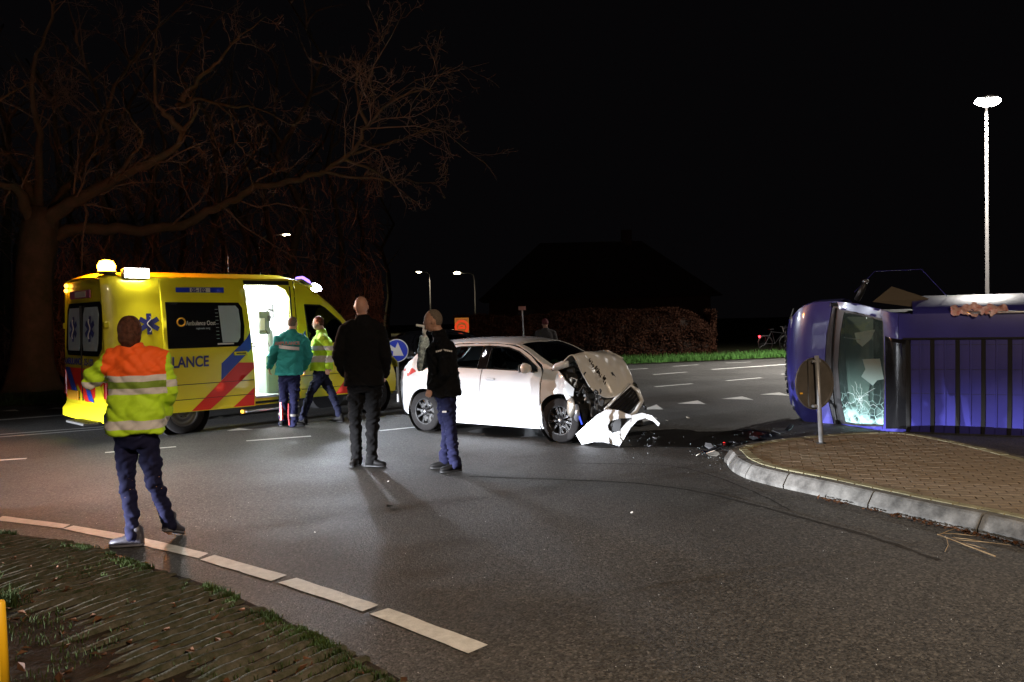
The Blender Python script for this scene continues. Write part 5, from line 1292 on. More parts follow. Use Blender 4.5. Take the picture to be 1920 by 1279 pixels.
def shoe(parent, ankle, d, mt, sole, L=.29, pitch=0):
    """shoe under the ankle, pointing along d; pitch lifts the heel"""
    d = Vector((d[0], d[1], 0)).normalized(); s = Vector((-d.y, d.x, 0)); up = Vector((0, 0, 1))
    base = Vector((ankle.x, ankle.y, 0)) if not pitch else Vector((ankle.x, ankle.y, 0))
    rot = Matrix.Rotation(pitch, 3, s)
    toe = base + d * (L * .62)
    def T(v): return toe + rot @ (v - toe) if pitch else v
    sec = [(-.26, .026, .045, .05), (-.22, .036, .055, .06), (-.08, .040, .065, .068), (.06, .040, .055, .055), (.22, .047, .038, .038), (.36, .050, .032, .032), (.50, .044, .028, .028), (.60, .030, .022, .022), (.635, .012, .012, .016)]
    m = MB(); m.rings([(T(base + d * (a * L) + up * (h_ + .012)), (rot @ s) * w, (rot @ up) * h_) for a, w, h_, _ in sec], 16, 2.3)
    so = MB(); so.rings([(T(base + d * (a * L) + up * .012), (rot @ s) * (w + .004), (rot @ up) * .012) for a, w, h_, _ in sec], 16, 2.6)
    m.limb([T(base + d * (-.10 * L) + up * .07), T(base + d * (-.10 * L) + up * .13)], [.045, .046])
    o = m.build('shoe', mt, parent, world=True, smooth=True); so.build('sole', sole, o, world=True, smooth=True)
    lc = MB()
    for k in range(4):
        a = .02 + k * .07; h_ = .105 - k * .017; lc.tube([T(base + d * (a * L) + s * q + up * (h_ - abs(q) * .25)) for q in (-.025, 0, .025)], .0035, 5)
    lc.build('laces', M['reflector'] if mt is M['shoe_grey'] else M['black'], o, world=True)
    return o

def hand(mb, wrist, d, palm_n, side, scale=1., curl=.5):
    """palm with four unequal, bent fingers and a thumb leaving its side near the base"""
    d = Vector(d).normalized(); n = Vector(palm_n); n = (n - d * n.dot(d)).normalized(); s = d.cross(n) * side
    c = Vector(wrist); k = scale
    mb.rings([(c, s * .027 * k, n * .02 * k), (c + d * .04 * k, s * .038 * k, n * .017 * k), (c + d * .085 * k, s * .040 * k, n * .014 * k)], 12, 2.6)
    for i, (o_, L) in enumerate(((-.030, .062), (-.010, .072), (.011, .068), (.030, .054))):
        p = c + d * .080 * k + s * o_ * k; q = [p]; dd = d.copy()
        for j in range(3):
            a = curl * (.5 + .35 * j); dd = (d * math.cos(a * (j + 1) * .7) + n * math.sin(a * (j + 1) * .7)).normalized()
            p = p + dd * L * k * (.45, .33, .26)[j]; q.append(p)
        mb.limb(q, [.0095 * k, .009 * k, .0085 * k, .0075 * k], 8)
    p = c + d * .022 * k - s * .026 * k
    mb.limb([p, p + (d * .6 - s * .6 + n * .3).normalized() * .035 * k, p + (d * .85 - s * .45 + n * .5).normalized() * .068 * k], [.013 * k, .0105 * k, .009 * k], 8)

def person(label, Y0, j, phi, outfit, group=None):
    def J(q): 
        d = ray(q[0], q[1]); t = (Y0 + (q[2] if len(q) > 2 else 0)) / d[1]; return Vector(EYE + d * t)
    P = {k: J(v) for k, v in j.items() if k not in ('tL', 'tR', 'pL', 'pR')}
    a = Vector((math.cos(phi), math.sin(phi), 0)); b = Vector((-math.sin(phi), math.cos(phi), 0)); up = Vector((0, 0, 1))
    hphi = outfit.get('head_phi', phi); ha = Vector((math.cos(hphi), math.sin(hphi), 0)); hb = Vector((-math.sin(hphi), math.cos(hphi), 0))
    base = Vector(((P['anL'].x + P['anR'].x) / 2, (P['anL'].y + P['anR'].y) / 2, 0))
    t = empty('person', base, label=label, cat='person', group=group)
    hs = outfit.get('head', 1.0); H = P['head']; N_ = P['neck']
    bd = MB()
    R3 = Matrix((ha, hb, up)).transposed()
    bd.ball(H + up * .012, (.075 * hs, .094 * hs, .105 * hs), 20, R3)
    bd.ball(H + hb * .022 - up * .055, (.058 * hs, .068 * hs, .062 * hs), 16, R3)
    bd.ball(H + hb * .062 - up * .082, (.028 * hs, .024 * hs, .022 * hs), 12, R3)
    bd.limb([H + hb * .088 + up * .012, H + hb * .108 - up * .022, H + hb * .100 - up * .034], [.009, .013, .012], 8)
    bd.ball(H + hb * .080 + up * .022, (.045, .014, .010), 10, R3)
    bd.ball(H + hb * .088 - up * .056, (.022, .010, .009), 10, R3)
    for s_ in (-1, 1): bd.ball(H + ha * s_ * .078 * hs - up * .008 - hb * .008, (.010, .020, .032), 10, R3)
    bd.limb([N_ - up * .06, N_ + up * .02, H - up * .05 - hb * .012], [.068, .060, .060], 16)
    pel = (P['hiL'] + P['hiR']) / 2
    sh = (P['shL'] + P['shR']) / 2
    bd.rings([(pel - up * .05, a * .13, b * .09), (pel + up * .10, a * .135, b * .09), (pel.lerp(sh, .6), a * .14, b * .09), (pel.lerp(sh, .9), a * .15, b * .09), (sh + up * .03, a * .08, b * .06)], 20)
    for s_ in 'LR':
        bd.limb([P['sh' + s_].lerp(N_, .35), P['sh' + s_], P['el' + s_], P['wr' + s_]], [.05, .05, .04, .028], 10)
        bd.limb([P['hi' + s_], P['kn' + s_], P['an' + s_], P['an' + s_] - up * .04], [.075, .052, .038, .036], 12)
        if s_ not in outfit.get('gloved', ''):
            hd, hn = outfit['hand' + s_]
            hand(bd, P['wr' + s_], hd, hn, 1 if s_ == 'R' else -1, curl=outfit.get('curl', .6))
    skin('body', bd, outfit.get('skin', M['skin']), t, .0065, 3)
    for s_ in 'LR':
        if s_ in outfit.get('gloved', ''):
            g = MB(); hd, hn = outfit['hand' + s_]; hand(g, P['wr' + s_], hd, hn, 1 if s_ == 'R' else -1, 1.12, curl=.75); g.limb([P['wr' + s_], P['wr' + s_] - Vector(hd).normalized() * .05], [.032, .034])
            skin('glove', g, M['glove'], t, .006, 2)
    if outfit.get('eyes', True):
        for s_ in (-1, 1): 
            e_ = MB().ball(H + hb * .083 + ha * s_ * .030 + up * .006, (.011, .006, .007), 8, R3).build('eye', M['black_gloss'], t, world=True, smooth=True)
    hair = outfit.get('hair')
    if hair:
        hm = MB(); th = outfit.get('hair_thick', .008)
        hm.ball(H + up * .018 - hb * .006, (.075 * hs + th, .094 * hs + th, .105 * hs + th), 20, R3)
        if outfit.get('long'): hm.ball(H - hb * .035 - up * .045, (.088, .085, .085), 16, R3); hm.ball(H - hb * .04 - up * .095, (.066, .052, .055), 14, R3)
        V = []; F_ = []
        keep = lambda p: (p - H).dot(hb) < outfit.get('hairline', .035) + max(0, (p - H).z - .03) * .55 and (p - H).z > -.055 + ((p - H).dot(hb) > -.01) * outfit.get('side', .05) - (0.2 if outfit.get('long') else 0)
        ok = [keep(v) for v in hm.v]
        hm.f = [f for f in hm.f if all(ok[i] for i in f)]
        for i, v in enumerate(hm.v): v += (v - H).normalized() * .010 * noise.noise(Vector((v.x * 22, v.y * 22, v.z * 9))) * (1.4 if outfit.get('long') else .2)
        o = hm.build('hair', hair, t, world=True, smooth=True)
        s2 = o.modifiers.new('t', 'SOLIDIFY'); s2.thickness = .012; s2.offset = -1
        s3 = o.modifiers.new('n', 'SUBSURF'); s3.levels = 1; s3.render_levels = 1
    # jacket
    jk = outfit['jacket']; hem = J(jk['hem']); hwid, hdep = jk['hw'], jk.get('hd', .15)
    shw = (P['shL'] - P['shR']).length / 2 if jk.get('auto', True) else jk['sw']
    jm = MB(); top = N_ - up * .015
    chest = sh - up * .10 + b * -.0
    cw = jk.get('cw', .20); cd = jk.get('cd', .135)
    jm.rings([(hem, a * hwid, b * hdep), (hem.lerp(chest, .33), a * (hwid * .6 + cw * .4) * .97, b * (hdep + cd) / 2), (hem.lerp(chest, .7), a * (cw * 1.0), b * cd), (chest, a * (cw + .012), b * (cd + .005)),
              (sh - up * .01, a * (cw - .02), b * cd * .85), (sh + up * .035, a * (cw * .62), b * .095), (top + up * .02, a * .085, b * .085), (top + up * .055, a * .072, b * .074)], 28, 2.5)
    sr = jk.get('sleeve', .068)
    for s_ in 'LR':
        if s_ in jk.get('bare', ''): continue
        w_ = P['wr' + s_]; e_ = P['el' + s_]; s0 = P['sh' + s_]
        jm.limb([s0.lerp(N_, .45) - up * .01, s0 - up * .012, s0.lerp(e_, .5), e_, e_.lerp(w_, .5), e_.lerp(w_, .96)], [sr * .9, sr * 1.12, sr * 1.0, sr * .9, sr * .82, sr * .68], 14)
    skin('jacket', jm, jk['mat'], t, jk.get('vox', .010), 5, jk.get('fold', .03), fmat=jk.get('fmat'))
    # trousers
    tr = outfit['trousers']; tm = MB()
    tm.rings([(pel + up * .16, a * .155, b * .115), (pel + up * .02, a * .165, b * .125), (pel - up * .06, a * .15, b * .115)], 20, 2.3)
    for s_ in 'LR':
        h_, k_, n_ = P['hi' + s_], P['kn' + s_], P['an' + s_]; k2 = tr.get('r', 1)
        tm.limb([h_ + up * .03, h_.lerp(k_, .4), k_, k_.lerp(n_, .4), k_.lerp(n_, .8), n_ + (n_ - k_).normalized() * .01], [.100 * k2, .092 * k2, .070 * k2, .066 * k2, .06 * k2, .064 * k2], 14)
    skin('trousers', tm, tr['mat'], t, .010, 3, .034, clouds2 if False else clouds, fmat=tr.get('fmat'))
    for s_ in 'LR':
        shoe(t, P['an' + s_], j['t' + s_], outfit['shoe'], outfit.get('sole', M['black']), pitch=j.get('p' + s_, 0))
    return t, P, a, b
UP = Vector((0, 0, 1))
# --- hi-vis worker walking away on the left
g0 = G(240, 1026); y1 = g0.y + .03
LIME, ORG, SIL, CHK, YG = (.50, .78, .02), (.95, .12, .008), (.62, .58, .56), (.20, .30, .03), (.42, .62, .02)
def Zp(py, Y=y1, px=255): d = ray(px, py); return float(EYE[2] + d[2] * Y / d[1])
stops = [(Zp(803), SIL), (Zp(787), LIME), (Zp(738), SIL), (Zp(727), CHK), (Zp(715), SIL), (Zp(703), ORG)]
hv = bands('hivis_orange_yoke', LIME, stops)
hv_s = bands('hivis_sleeve', LIME, [(Zp(727), SIL), (Zp(715), LIME)])
def fm1(x, y, z): return 1 if (x < (P1x0) or x > P1x1) else 0
P1x0, P1x1 = -99, 99
t1, P1, a1_, b1_ = person('person in a lime and orange hi-vis jacket walking by the dashed edge line', y1,
    dict(head=(243, 622, 0), neck=(250, 652, 0), shL=(215, 670, -.02), shR=(297, 671, .02), elL=(172, 713, -.05), elR=(317, 733, .05), wrL=(215, 690, .22), wrR=(303, 783, .22),
         hiL=(236, 822, 0), hiR=(276, 822, .02), knL=(238, 903, .02), knR=(290, 905, .0), anL=(250, 997, 0), anR=(317, 985, .15), tL=(-1, -.12), tR=(.15, 1), pR=.35),
    .10, dict(head=1.0, hair=M['hair_brown'], hair_thick=.016, long=True, hairline=.05, handL=((.5, .2, 1), (0, 1, 0)), handR=((-.4, .5, -.4), (-1, 0, 0)), eyes=False, head_phi=.35,
    jacket=dict(mat=[hv, hv_s], hem=(254, 812, 0), hw=.225, hd=.16, cw=.205, cd=.14, sleeve=.082, fold=.035, fmat=lambda x, y, z: 1 if z > .8 and (x < -.26 or x > .20) else 0), trousers=dict(mat=M['navy'], r=.88), shoe=M['shoe_grey'], sole=M['black_cloth2']))
# --- tall bald man in black, back to the camera
y2 = 9.95
t2, P2, a2_, b2_ = person('tall bald person in a black jacket and black trousers, hands in pockets, seen from behind', y2,
    dict(head=(677.5, 575, 0), neck=(680, 596, 0), shL=(647, 617, 0), shR=(711, 618, 0), elL=(633, 668, -.05), elR=(724, 668, -.05), wrL=(646, 702, .12), wrR=(722, 703, .12),
         hiL=(668, 726, 0), hiR=(702, 726, 0), knL=(666, 795, .02), knR=(698, 795, -.02), anL=(669, 859, .0), anR=(697, 860, -.12), tL=(-.15, -1), tR=(1, -.25)),
    -.05, dict(head=1.08, handL=((.25, .3, -1), (1, 0, 0)), handR=((-.2, .3, -1), (-1, 0, 0)), eyes=False, skin=M['skin_pink'],
    jacket=dict(mat=M['black_wool'], hem=(683, 722, 0), hw=.245, hd=.16, cw=.225, cd=.145, sleeve=.082, fold=.02), trousers=dict(mat=M['black_cloth'], r=1.08), shoe=M['shoe'], sole=M['black']))
# --- man in profile with a white gloved hand at his mouth
y3 = 9.5
t3, P3, a3_, b3_ = person('person in black coat and blue trousers facing left, gloved hand at the mouth', y3,
    dict(head=(812, 602, 0), neck=(822, 625, 0), shL=(833, 644, -.17), shR=(824, 644, .17), elL=(836, 699, -.22), elR=(793, 688, .14), wrL=(808, 726, -.16), wrR=(796, 632, .05),
         hiL=(839, 744, -.07), hiR=(832, 742, .08), knL=(845, 803, -.08), knR=(838, 800, .10), anL=(853, 866, -.10), anR=(835, 860, .12), tL=(-.8, -.35), tR=(-1, -.1)),
    R(97), dict(head=1.14, hair=M['hair_grey'], hair_thick=.002, hairline=.025, side=.06, handL=((-.35, .0, -1), (0, 1, 0)), handR=((-.10, -.1, 1), (1, 0, 0)), gloved='R', head_phi=R(88), curl=.9,
    jacket=dict(mat=M['black_cloth'], hem=(833, 742, 0), hw=.20, hd=.20, cw=.185, cd=.175, sleeve=.083, fold=.035, bare='R'), trousers=dict(mat=M['navy'], r=1.0), shoe=M['shoe'], sole=M['black']))
slv = MB().limb([P3['shR'] + Vector((-.05, 0, -.05)), P3['shR'].lerp(P3['elR'], .6), P3['elR'], P3['elR'].lerp(P3['wrR'], .5), P3['elR'].lerp(P3['wrR'], .9)], [.08, .085, .078, .075, .060], 14)
skin('shirt_sleeve', slv, M['striped_cloth'], t3, .010, 4, .025)
MB().tube([P3['wrR'] + Vector((.0, -.03, .125)), P3['wrR'] + Vector((-.09, -.03, .14))], .014, 8).build('inhaler', M['glove'], t3, world=True)
cq = P3['shL'].lerp(P3['elL'], .25)
tb_ = MB()
for k in range(9): tb_.box(cq + Vector((-.085 + k * .021, -.085, .012 - abs(k - 4) * .004)), (.018, .006, .020), bev=.002)
tb_.build('sleeve_print', M['reflector'], t3, world=True)
MB().box(P3['hiL'] + Vector((-.03, -.115, -.16)), (.05, .008, .022), bev=.003).build('pocket_label', M['reflector'], t3, world=True)
# --- paramedic in a teal jacket stepping to the open door
y4 = 13.85
tl = M['teal']
t4, P4, a4_, b4_ = person('paramedic in a teal jacket with a white back band, standing at the open ambulance door', y4,
    dict(head=(549, 607, .04), neck=(546, 622, 0), shL=(524, 637, 0), shR=(570, 638, 0), elL=(511, 667, -.03), elR=(578, 667, .05), wrL=(506, 688, .05), wrR=(570, 690, .25),
         hiL=(534, 708, 0), hiR=(553, 708, 0), knL=(531, 750, .03), knR=(551, 752, -.02), anL=(530, 791, .10), anR=(551, 794, -.05), tL=(.2, 1), tR=(.8, .1)),
    -.15, dict(head=1.0, hair=M['hair_grey'], hair_thick=.003, handL=((-.1, 0, -1), (1, 0, 0)), handR=((0, .6, -.5), (-1, 0, 0)), eyes=False, skin=M['skin_pink'],
    jacket=dict(mat=tl, hem=(541, 703, 0), hw=.235, hd=.17, cw=.215, cd=.15, sleeve=.085, fold=.035), trousers=dict(mat=M['navy'], r=1.02), shoe=M['shoe'], sole=M['black']))
def on_back(P, a, b, u0, u1, z0_, z1_, dep, slope=0):
    """curved strip lying on the back of a jacket"""
    sh = (P['shL'] + P['shR']) / 2; V = []; n_ = 10
    for i in range(n_ + 1):
        u = u0 + (u1 - u0) * i / n_
        for z in (z0_, z1_): V.append(Vector((sh.x, sh.y, 0)) + a * u - b * (dep * (1 - (abs(u) / .26) ** 2.6)) + UP * (z + slope * u))
    return V, [(2 * i, 2 * i + 2, 2 * i + 3, 2 * i + 1) for i in range(n_)]
z_ = P4['shL'].z
V, F = on_back(P4, a4_, b4_, -.18, .18, z_ - .16, z_ - .105, .19, -.12)
obj('back_band', V, F, M['reflector'], t4, world=True)
c_ = Vector((P4['shL'] + P4['shR']) / 2)
text('lettering', 'AMBULANCE', .075, Matrix.Translation(-LOCW[t4.name].translation) @ frame(Vector((c_.x, c_.y, z_ - .085)) - b4_ * .19 - a4_ * .0, a4_, UP), mat('grey_print', (.25, .12, .10), .6), t4, align='CENTER', bold=.004)
an = P4['anR']; MB().tube([an + Vector((-.065, -.05, .34)), an + Vector((-.07, -.06, .15)), an + Vector((-.06, -.06, -.02))], .014, 6).build('trouser_flash', mat('red_flash', (.5, .015, .02), .7), t4, world=True)
for s_ in 'LR':
    q = P4['an' + s_].lerp(P4['kn' + s_], .38); MB().lathe([(.078, -.02), (.080, 0), (.078, .02)], q, 'z', 20).build('leg_band', M['sign_back'], t4, world=True, smooth=True)
    if s_ == 'L': MB().tube([q + Vector((0, -.075, .2)), q + Vector((.0, -.08, -.1))], .03, 6).build('trouser_flash', M['red'], t4, world=True)
# --- police officer striding past the cab door
y5 = 14.15
hv5 = bands('hivis_police', LIME, [(Zp(679, y5, 603), SIL), (Zp(667, y5, 603), LIME), (Zp(657, y5, 603), SIL), (Zp(648, y5, 603), LIME), (Zp(637, y5, 603), YG)])
t5, P5, a5_, b5_ = person('officer in a lime hi-vis jacket striding past the ambulance cab door', y5,
    dict(head=(597, 606, 0), neck=(603, 622, 0), shL=(605, 634, -.17), shR=(601, 634, .17), elL=(622, 660, -.22), elR=(588, 658, .2), wrL=(614, 688, -.22), wrR=(575, 668, .15),
         hiL=(604, 697, -.08), hiR=(600, 697, .08), knL=(582, 738, -.08), knR=(623, 738, .10), anL=(568, 782, -.10), anR=(636, 776, .14), tL=(-1, 0), tR=(-.6, .1)),
    R(88), dict(head=1.0, hair=M['hair_brown'], hair_thick=.004, handL=((.0, -.1, -1), (0, 1, 0)), handR=((-1, 0, .1), (0, 0, -1)),
    jacket=dict(mat=hv5, hem=(602, 694, 0), hw=.20, hd=.19, cw=.19, cd=.17, sleeve=.08, fold=.03), trousers=dict(mat=M['navy_dark'], r=1.0), shoe=M['shoe'], sole=M['black']))
# --- somebody far behind the hatchback
y6 = 21.5
t6, P6, a6_, b6_ = person('distant person in a reddish cap and pale coat standing behind the white hatchback', y6,
    dict(head=(1022, 607, 0), neck=(1023, 617, 0), shL=(1008, 623, 0), shR=(1038, 623, 0), elL=(1003, 643, 0), elR=(1043, 643, 0), wrL=(1006, 660, .1), wrR=(1040, 660, .1),
         hiL=(1017, 668, 0), hiR=(1029, 668, 0), knL=(1016, 696, .0), knR=(1029, 696, 0), anL=(1016, 716, 0), anR=(1030, 716, 0), tL=(0, 1), tR=(.1, 1)),
    0, dict(handL=((0, 0, -1), (1, 0, 0)), handR=((0, 0, -1), (-1, 0, 0)), eyes=False, hair=mat('red_cap', (.12, .02, .022), .8), hair_thick=.02, jacket=dict(mat=mat('pale_coat', (.05, .042, .04), .9), hem=(1023, 668, 0), hw=.22, vox=.02, fold=.01), trousers=dict(mat=M['black_cloth']), shoe=M['shoe']))

# ================================================================== signs
def post_sign(name, label, px, base_py, cz, r_, faces_away=False, poleh=None, basep=None):
    pass
sp0 = G(1540, 832, .14); rs = empty('traffic_sign', (sp0.x, sp0.y, .14), label='round traffic sign showing its grey back on a pole on the paved island', cat='traffic sign')
yS = sp0.y; 
def S(px, py, Y): d = ray(px, py); return Vector(EYE + d * (Y / d[1]))
tp = S(1531, 667, yS); lean = (tp - sp0)
MB().tube([sp0 + Vector((0, 0, -.02)), tp], .027, 14).build('pole', M['galv'], rs, world=True, smooth=True)
MB().lathe([(.06, 0), (.055, .012), (.03, .016)], sp0, 'z', 16).build('pole_collar', M['black'], rs, world=True)
dc = S(1527, 719, yS + .045); fa = R(118)  # disc turned away, seen obliquely
dn = Vector((-.38, .925, -.02)).normalized(); dx = Vector((dn.y, -dn.x, 0)).normalized(); dz = dx.cross(dn); dz = dz if dz.z > 0 else -dz
rr_ = (S(1527, 768, yS) - S(1527, 670, yS)).length / 2
V = []; F = []; n_ = 48
for k, (q, off) in enumerate(((0, 0), (.93, 0), (.965, -.012), (1, -.014), (1, .010), (.96, .012), (0, .012))):
    for i in range(n_): 
        a = 2 * math.pi * i / n_; V.append(dc + (dx * math.cos(a) * .92 + dz * math.sin(a)) * rr_ * q + dn * off)
for k in range(6):
    for i in range(n_): F.append((k * n_ + i, k * n_ + (i + 1) % n_, (k + 1) * n_ + (i + 1) % n_, (k + 1) * n_ + i))
ds_ = obj('sign_disc', V, F, M['sign_back'], rs, world=True, smooth=False)
fc = [dc + (dx * math.cos(a) * .92 + dz * math.sin(a)) * rr_ * .97 + dn * .014 for a in np.linspace(0, 6.2832, 49)[:-1]]
obj('sign_face', fc, [tuple(range(48))], M['sign_blue'], ds_, world=True)
for z in (.36, -.36): MB().box(dc + dz * z * rr_ / .42 * 1.0 - dn * .03, (.13, .05, .035), rotm('Z', math.atan2(dx.y, dx.x)), bev=.006).build('sign_clamp', M['galv'], rs, world=True)
MB().box(dc + dz * .0 - dn * .012 - dx * .09, (.035, .02, rr_ * 1.8), rotm('Z', math.atan2(dx.y, dx.x)), bev=.003).build('sign_rail', M['sign_back'], rs, world=True)
MB().box(dc - dz * .11 - dx * .22 - dn * .015, (.035, .002, .02)).build('sticker_remnant', M['orange_plate'], rs, world=True)

# blue arrow sign
bY = 17.6; bb = S(742, 744, bY); bs = empty('traffic_sign', (bb.x, bb.y, 0), label='round blue sign with a white arrow pointing down to the right', cat='traffic sign')
bc = S(744, 657.5, bY); br_ = (S(744, 679, bY) - S(744, 635.5, bY)).length / 2
MB().tube([Vector((bc.x + .0, bY + .05, 0)), Vector((bc.x, bY + .05, bc.z + .1))], .03, 10).build('pole', M['galv'], bs, world=True)
def bp2(x, z, o): return bc + Vector((x * br_, -o, z * br_))
def disc(r_, o, n=48): return [bp2(r_ * math.cos(a), r_ * math.sin(a), o) for a in np.linspace(0, 2 * math.pi, n + 1)[:-1]]
ring = disc(1, .0); back = disc(1, -.02)
obj('sign_disc', ring + back, [tuple(range(47, -1, -1)), tuple(range(48, 96))] + [(i, (i + 1) % 48, (i + 1) % 48 + 48, i + 48) for i in range(48)], M['sign_white'], bs, world=True)
f_ = obj('sign_face', disc(.92, .003), [tuple(range(47, -1, -1))], M['sign_blue'], bs, world=True)
Ar = [(-.62, .30), (-.40, .52), (.02, .10), (.20, .68), (.62, -.52), (-.22, -.46), (-.08, -.30)]
A2 = [((235 + 0) / 1, 0)]
AZ = [(228, 685), (270, 645), (360, 690), (402, 612), (487, 825), (312, 826), (318, 762)]   # measured in the enlarged photograph
Ar = [((x - 380) / 183, (745 - z) / 190) for x, z in AZ]
Ar = [(-.80, .30), (-.55, .52), (-.12, .22), (.10, .72), (.58, -.45), (-.36, -.44), (-.30, -.08)]
obj('arrow', [bp2(x, z, .006) for x, z in Ar], [tuple(range(6, -1, -1))], M['sign_white'], bs, world=True)

# orange framed board and small plate further back
oY = 26; oc = S(866, 612, oY); ow = (S(879, 612, oY) - S(853, 612, oY)).length; oh = (S(866, 596, oY) - S(866, 628, oY)).length
ob = empty('warning_board', (oc.x, oY, 0), label='orange framed board with a glowing red ring sign above the white car roof', cat='warning board')
MB().box(oc, (ow, .06, oh), bev=.01).build('board', mat('orange_board', (.55, .24, .05), .6, emit=(1, .36, .05), es=.22), ob, world=True)
pnl = MB().box(oc + Vector((0, -.035, 0)), (ow * .86, .01, oh * .88)).build('led_panel', M['led_board'], ob, world=True)
cr2 = oc + Vector((0, -.045, -.02))
for r_ in (.21, .17): MB().tube([cr2 + Vector((r_ * math.cos(a), 0, r_ * math.sin(a))) for a in np.linspace(0, 6.2832, 33)], .016, 6).build('red_ring', M['led_red'], ob, world=True)
MB().tube([cr2 + Vector((-.10, 0, .02)), cr2 + Vector((.0, 0, .06)), cr2 + Vector((.10, 0, .02))], .022, 6).build('symbol_car', M['led_red'], ob, world=True)
MB().box(cr2 + Vector((0, 0, -.03)), (.22, .02, .06)).build('symbol_car', M['led_red'], ob, world=True)
text('lettering', 'VERBODEN', .085, Matrix.Translation(-Vector((oc.x, oY, 0))) @ frame(oc + Vector((0, -.045, oh * .33)), (1, 0, 0), (0, 0, 1)), M['black'], ob, align='CENTER') if False else None
for s_ in (-1, 1): MB().tube([oc + Vector((s_ * ow * .4, .02, -oh / 2)), Vector((oc.x + s_ * ow * .4, oY, 0))], .025, 8).build('stand_leg', M['galv'], ob, world=True)
nY = 24; nc = S(979, 578, nY); ns = empty('street_sign', (nc.x + .02, nY, 0), label='small pale plate on a thin post behind the white car roof', cat='sign')
MB().box(nc, (.22, .02, .11), bev=.004).build('plate', mat('pinkish_plate', (.35, .22, .20), .6), ns, world=True)
MB().tube([Vector((nc.x + .06, nY + .02, 0)), nc + Vector((0, .02, 0))], .022, 8).build('post', M['galv'], ns, world=True)

# ================================================================== street lamps
def lamp(label, px, py, hgt, poleX=None, power=1000, em='lamp_warm', arm=None, size=1, color=(1, .85, .6), group='street lamps along the road'):
    d = ray(px, py); t = (hgt - EYE[2]) / d[2]; L_ = Vector(EYE + d * t)
    if poleX is not None:
        d2_ = ray(*poleX); pb = Vector(EYE + d2_ * (L_.y / d2_[1])); foot = Vector((pb.x, L_.y, 0))
    else:
        dq = ray(1851, 540); yy = L_.y + .25; foot = Vector((EYE[0] + dq[0] * yy / dq[1], yy, 0))
    o = empty('street_lamp', foot, label=label, cat='street lamp', group=group)
    if poleX is not None:
        top = hgt - .0; dr = L_ - Vector((foot.x, foot.y, hgt)); P_ = [foot, foot + UP * (hgt * .5), foot + UP * (hgt - 1.0), foot + UP * (hgt - .35) + dr * .06, foot + UP * (hgt - .05) + dr * .28, foot + UP * hgt + dr * .6, L_ - dr * .1]
        MB().tube(P_, [.10, .08, .06, .05, .045, .04, .035], 12).build('pole', M['galv'], o, world=True, smooth=True); dirn = dr.normalized()
    else:
        MB().tube([foot, foot + UP * 1.2, foot + UP * 1.25, foot + UP * (hgt + .05)], [.09, .09, .055, .035], 14).build('pole', M['pole_paint'], o, world=True, smooth=True); dirn = Vector((0, -1, 0))
        dirn = (L_ - (foot + UP * hgt)).normalized()
    sd = dirn.cross(UP)
    hd = MB().rings([(L_ - dirn * .32 * size + UP * .06, sd * .05, UP * .04), (L_ - dirn * .1 * size + UP * .07, sd * .15 * size, UP * .06), (L_ + dirn * .2 * size + UP * .07, sd * .16 * size, UP * .06), (L_ + dirn * .36 * size + UP * .05, sd * .06, UP * .03)], 14).build('lamp_head', M['galv'], o, world=True, smooth=True)
    MB().ball(L_ + UP * .0, (.26 * size, .15 * size, .10 * size), 14).build('lamp_lens', M[em], o, world=True, smooth=True)
    light('lamp_light', 'SPOT', power * 4, color, o, aim(L_ - UP * .16 - Vector(foot), (0, 0, -1)), spot_size=R(150), spot_blend=1, shadow_soft_size=.12)
    return o, L_
lamp('tall bright white street lamp rising behind the overturned violet van', 1852, 190, 8.0, None, LAMP_NEAR_W, 'lamp_white', size=1.5, color=(1, .95, .88))
lamp('street lamp with a curved arm directly above the ambulance roof', 537, 440, 8.0, (484, 445), LAMP_FAR_W)
lamp('street lamp with a curved arm, dimmer one of the far pair', 785, 510, 8.0, (806, 512), LAMP_FAR_W, size=1.3)
lamp('street lamp with a curved arm, brighter one of the far pair', 857, 512, 8.0, (890, 514), LAMP_FAR_W, size=1.9)
# the lamp the photographer stands under, behind the camera
bl = empty('street_lamp', (7.2, -6.5, 0), label='street lamp standing behind the camera', cat='street lamp', group='street lamps along the road')
MB().tube([(7.2, -6.5, 0), (7.2, -6.5, 8.4), (6.9, -6.2, 8.9), (5.6, -5.0, 9.0)], [.1, .06, .05, .04], 10).build('pole', M['galv'], bl, world=True)
MB().rings([((5.7, -5.1, 9.02), (.03, 0, 0), (0, 0, .03)), ((5.5, -4.9, 9.03), (.15, .15, 0), (0, 0, .06)), ((5.2, -4.6, 9.02), (.06, .06, 0), (0, 0, .03))], 12).build('lamp_head', M['galv'], bl, world=True)
MB().ball((5.45, -4.85, 8.95), (.2, .15, .06), 12).build('lamp_lens', M['lamp_warm'], bl, world=True)
light('lamp_light', 'SPOT', LAMP_BACK_W * 4, (1, .78, .56), bl, aim(Vector((5.45, -4.85, 8.85)) - Vector((7.2, -6.5, 0)), (0, 0, -1)), spot_size=R(168), spot_blend=.9, shadow_soft_size=.25)

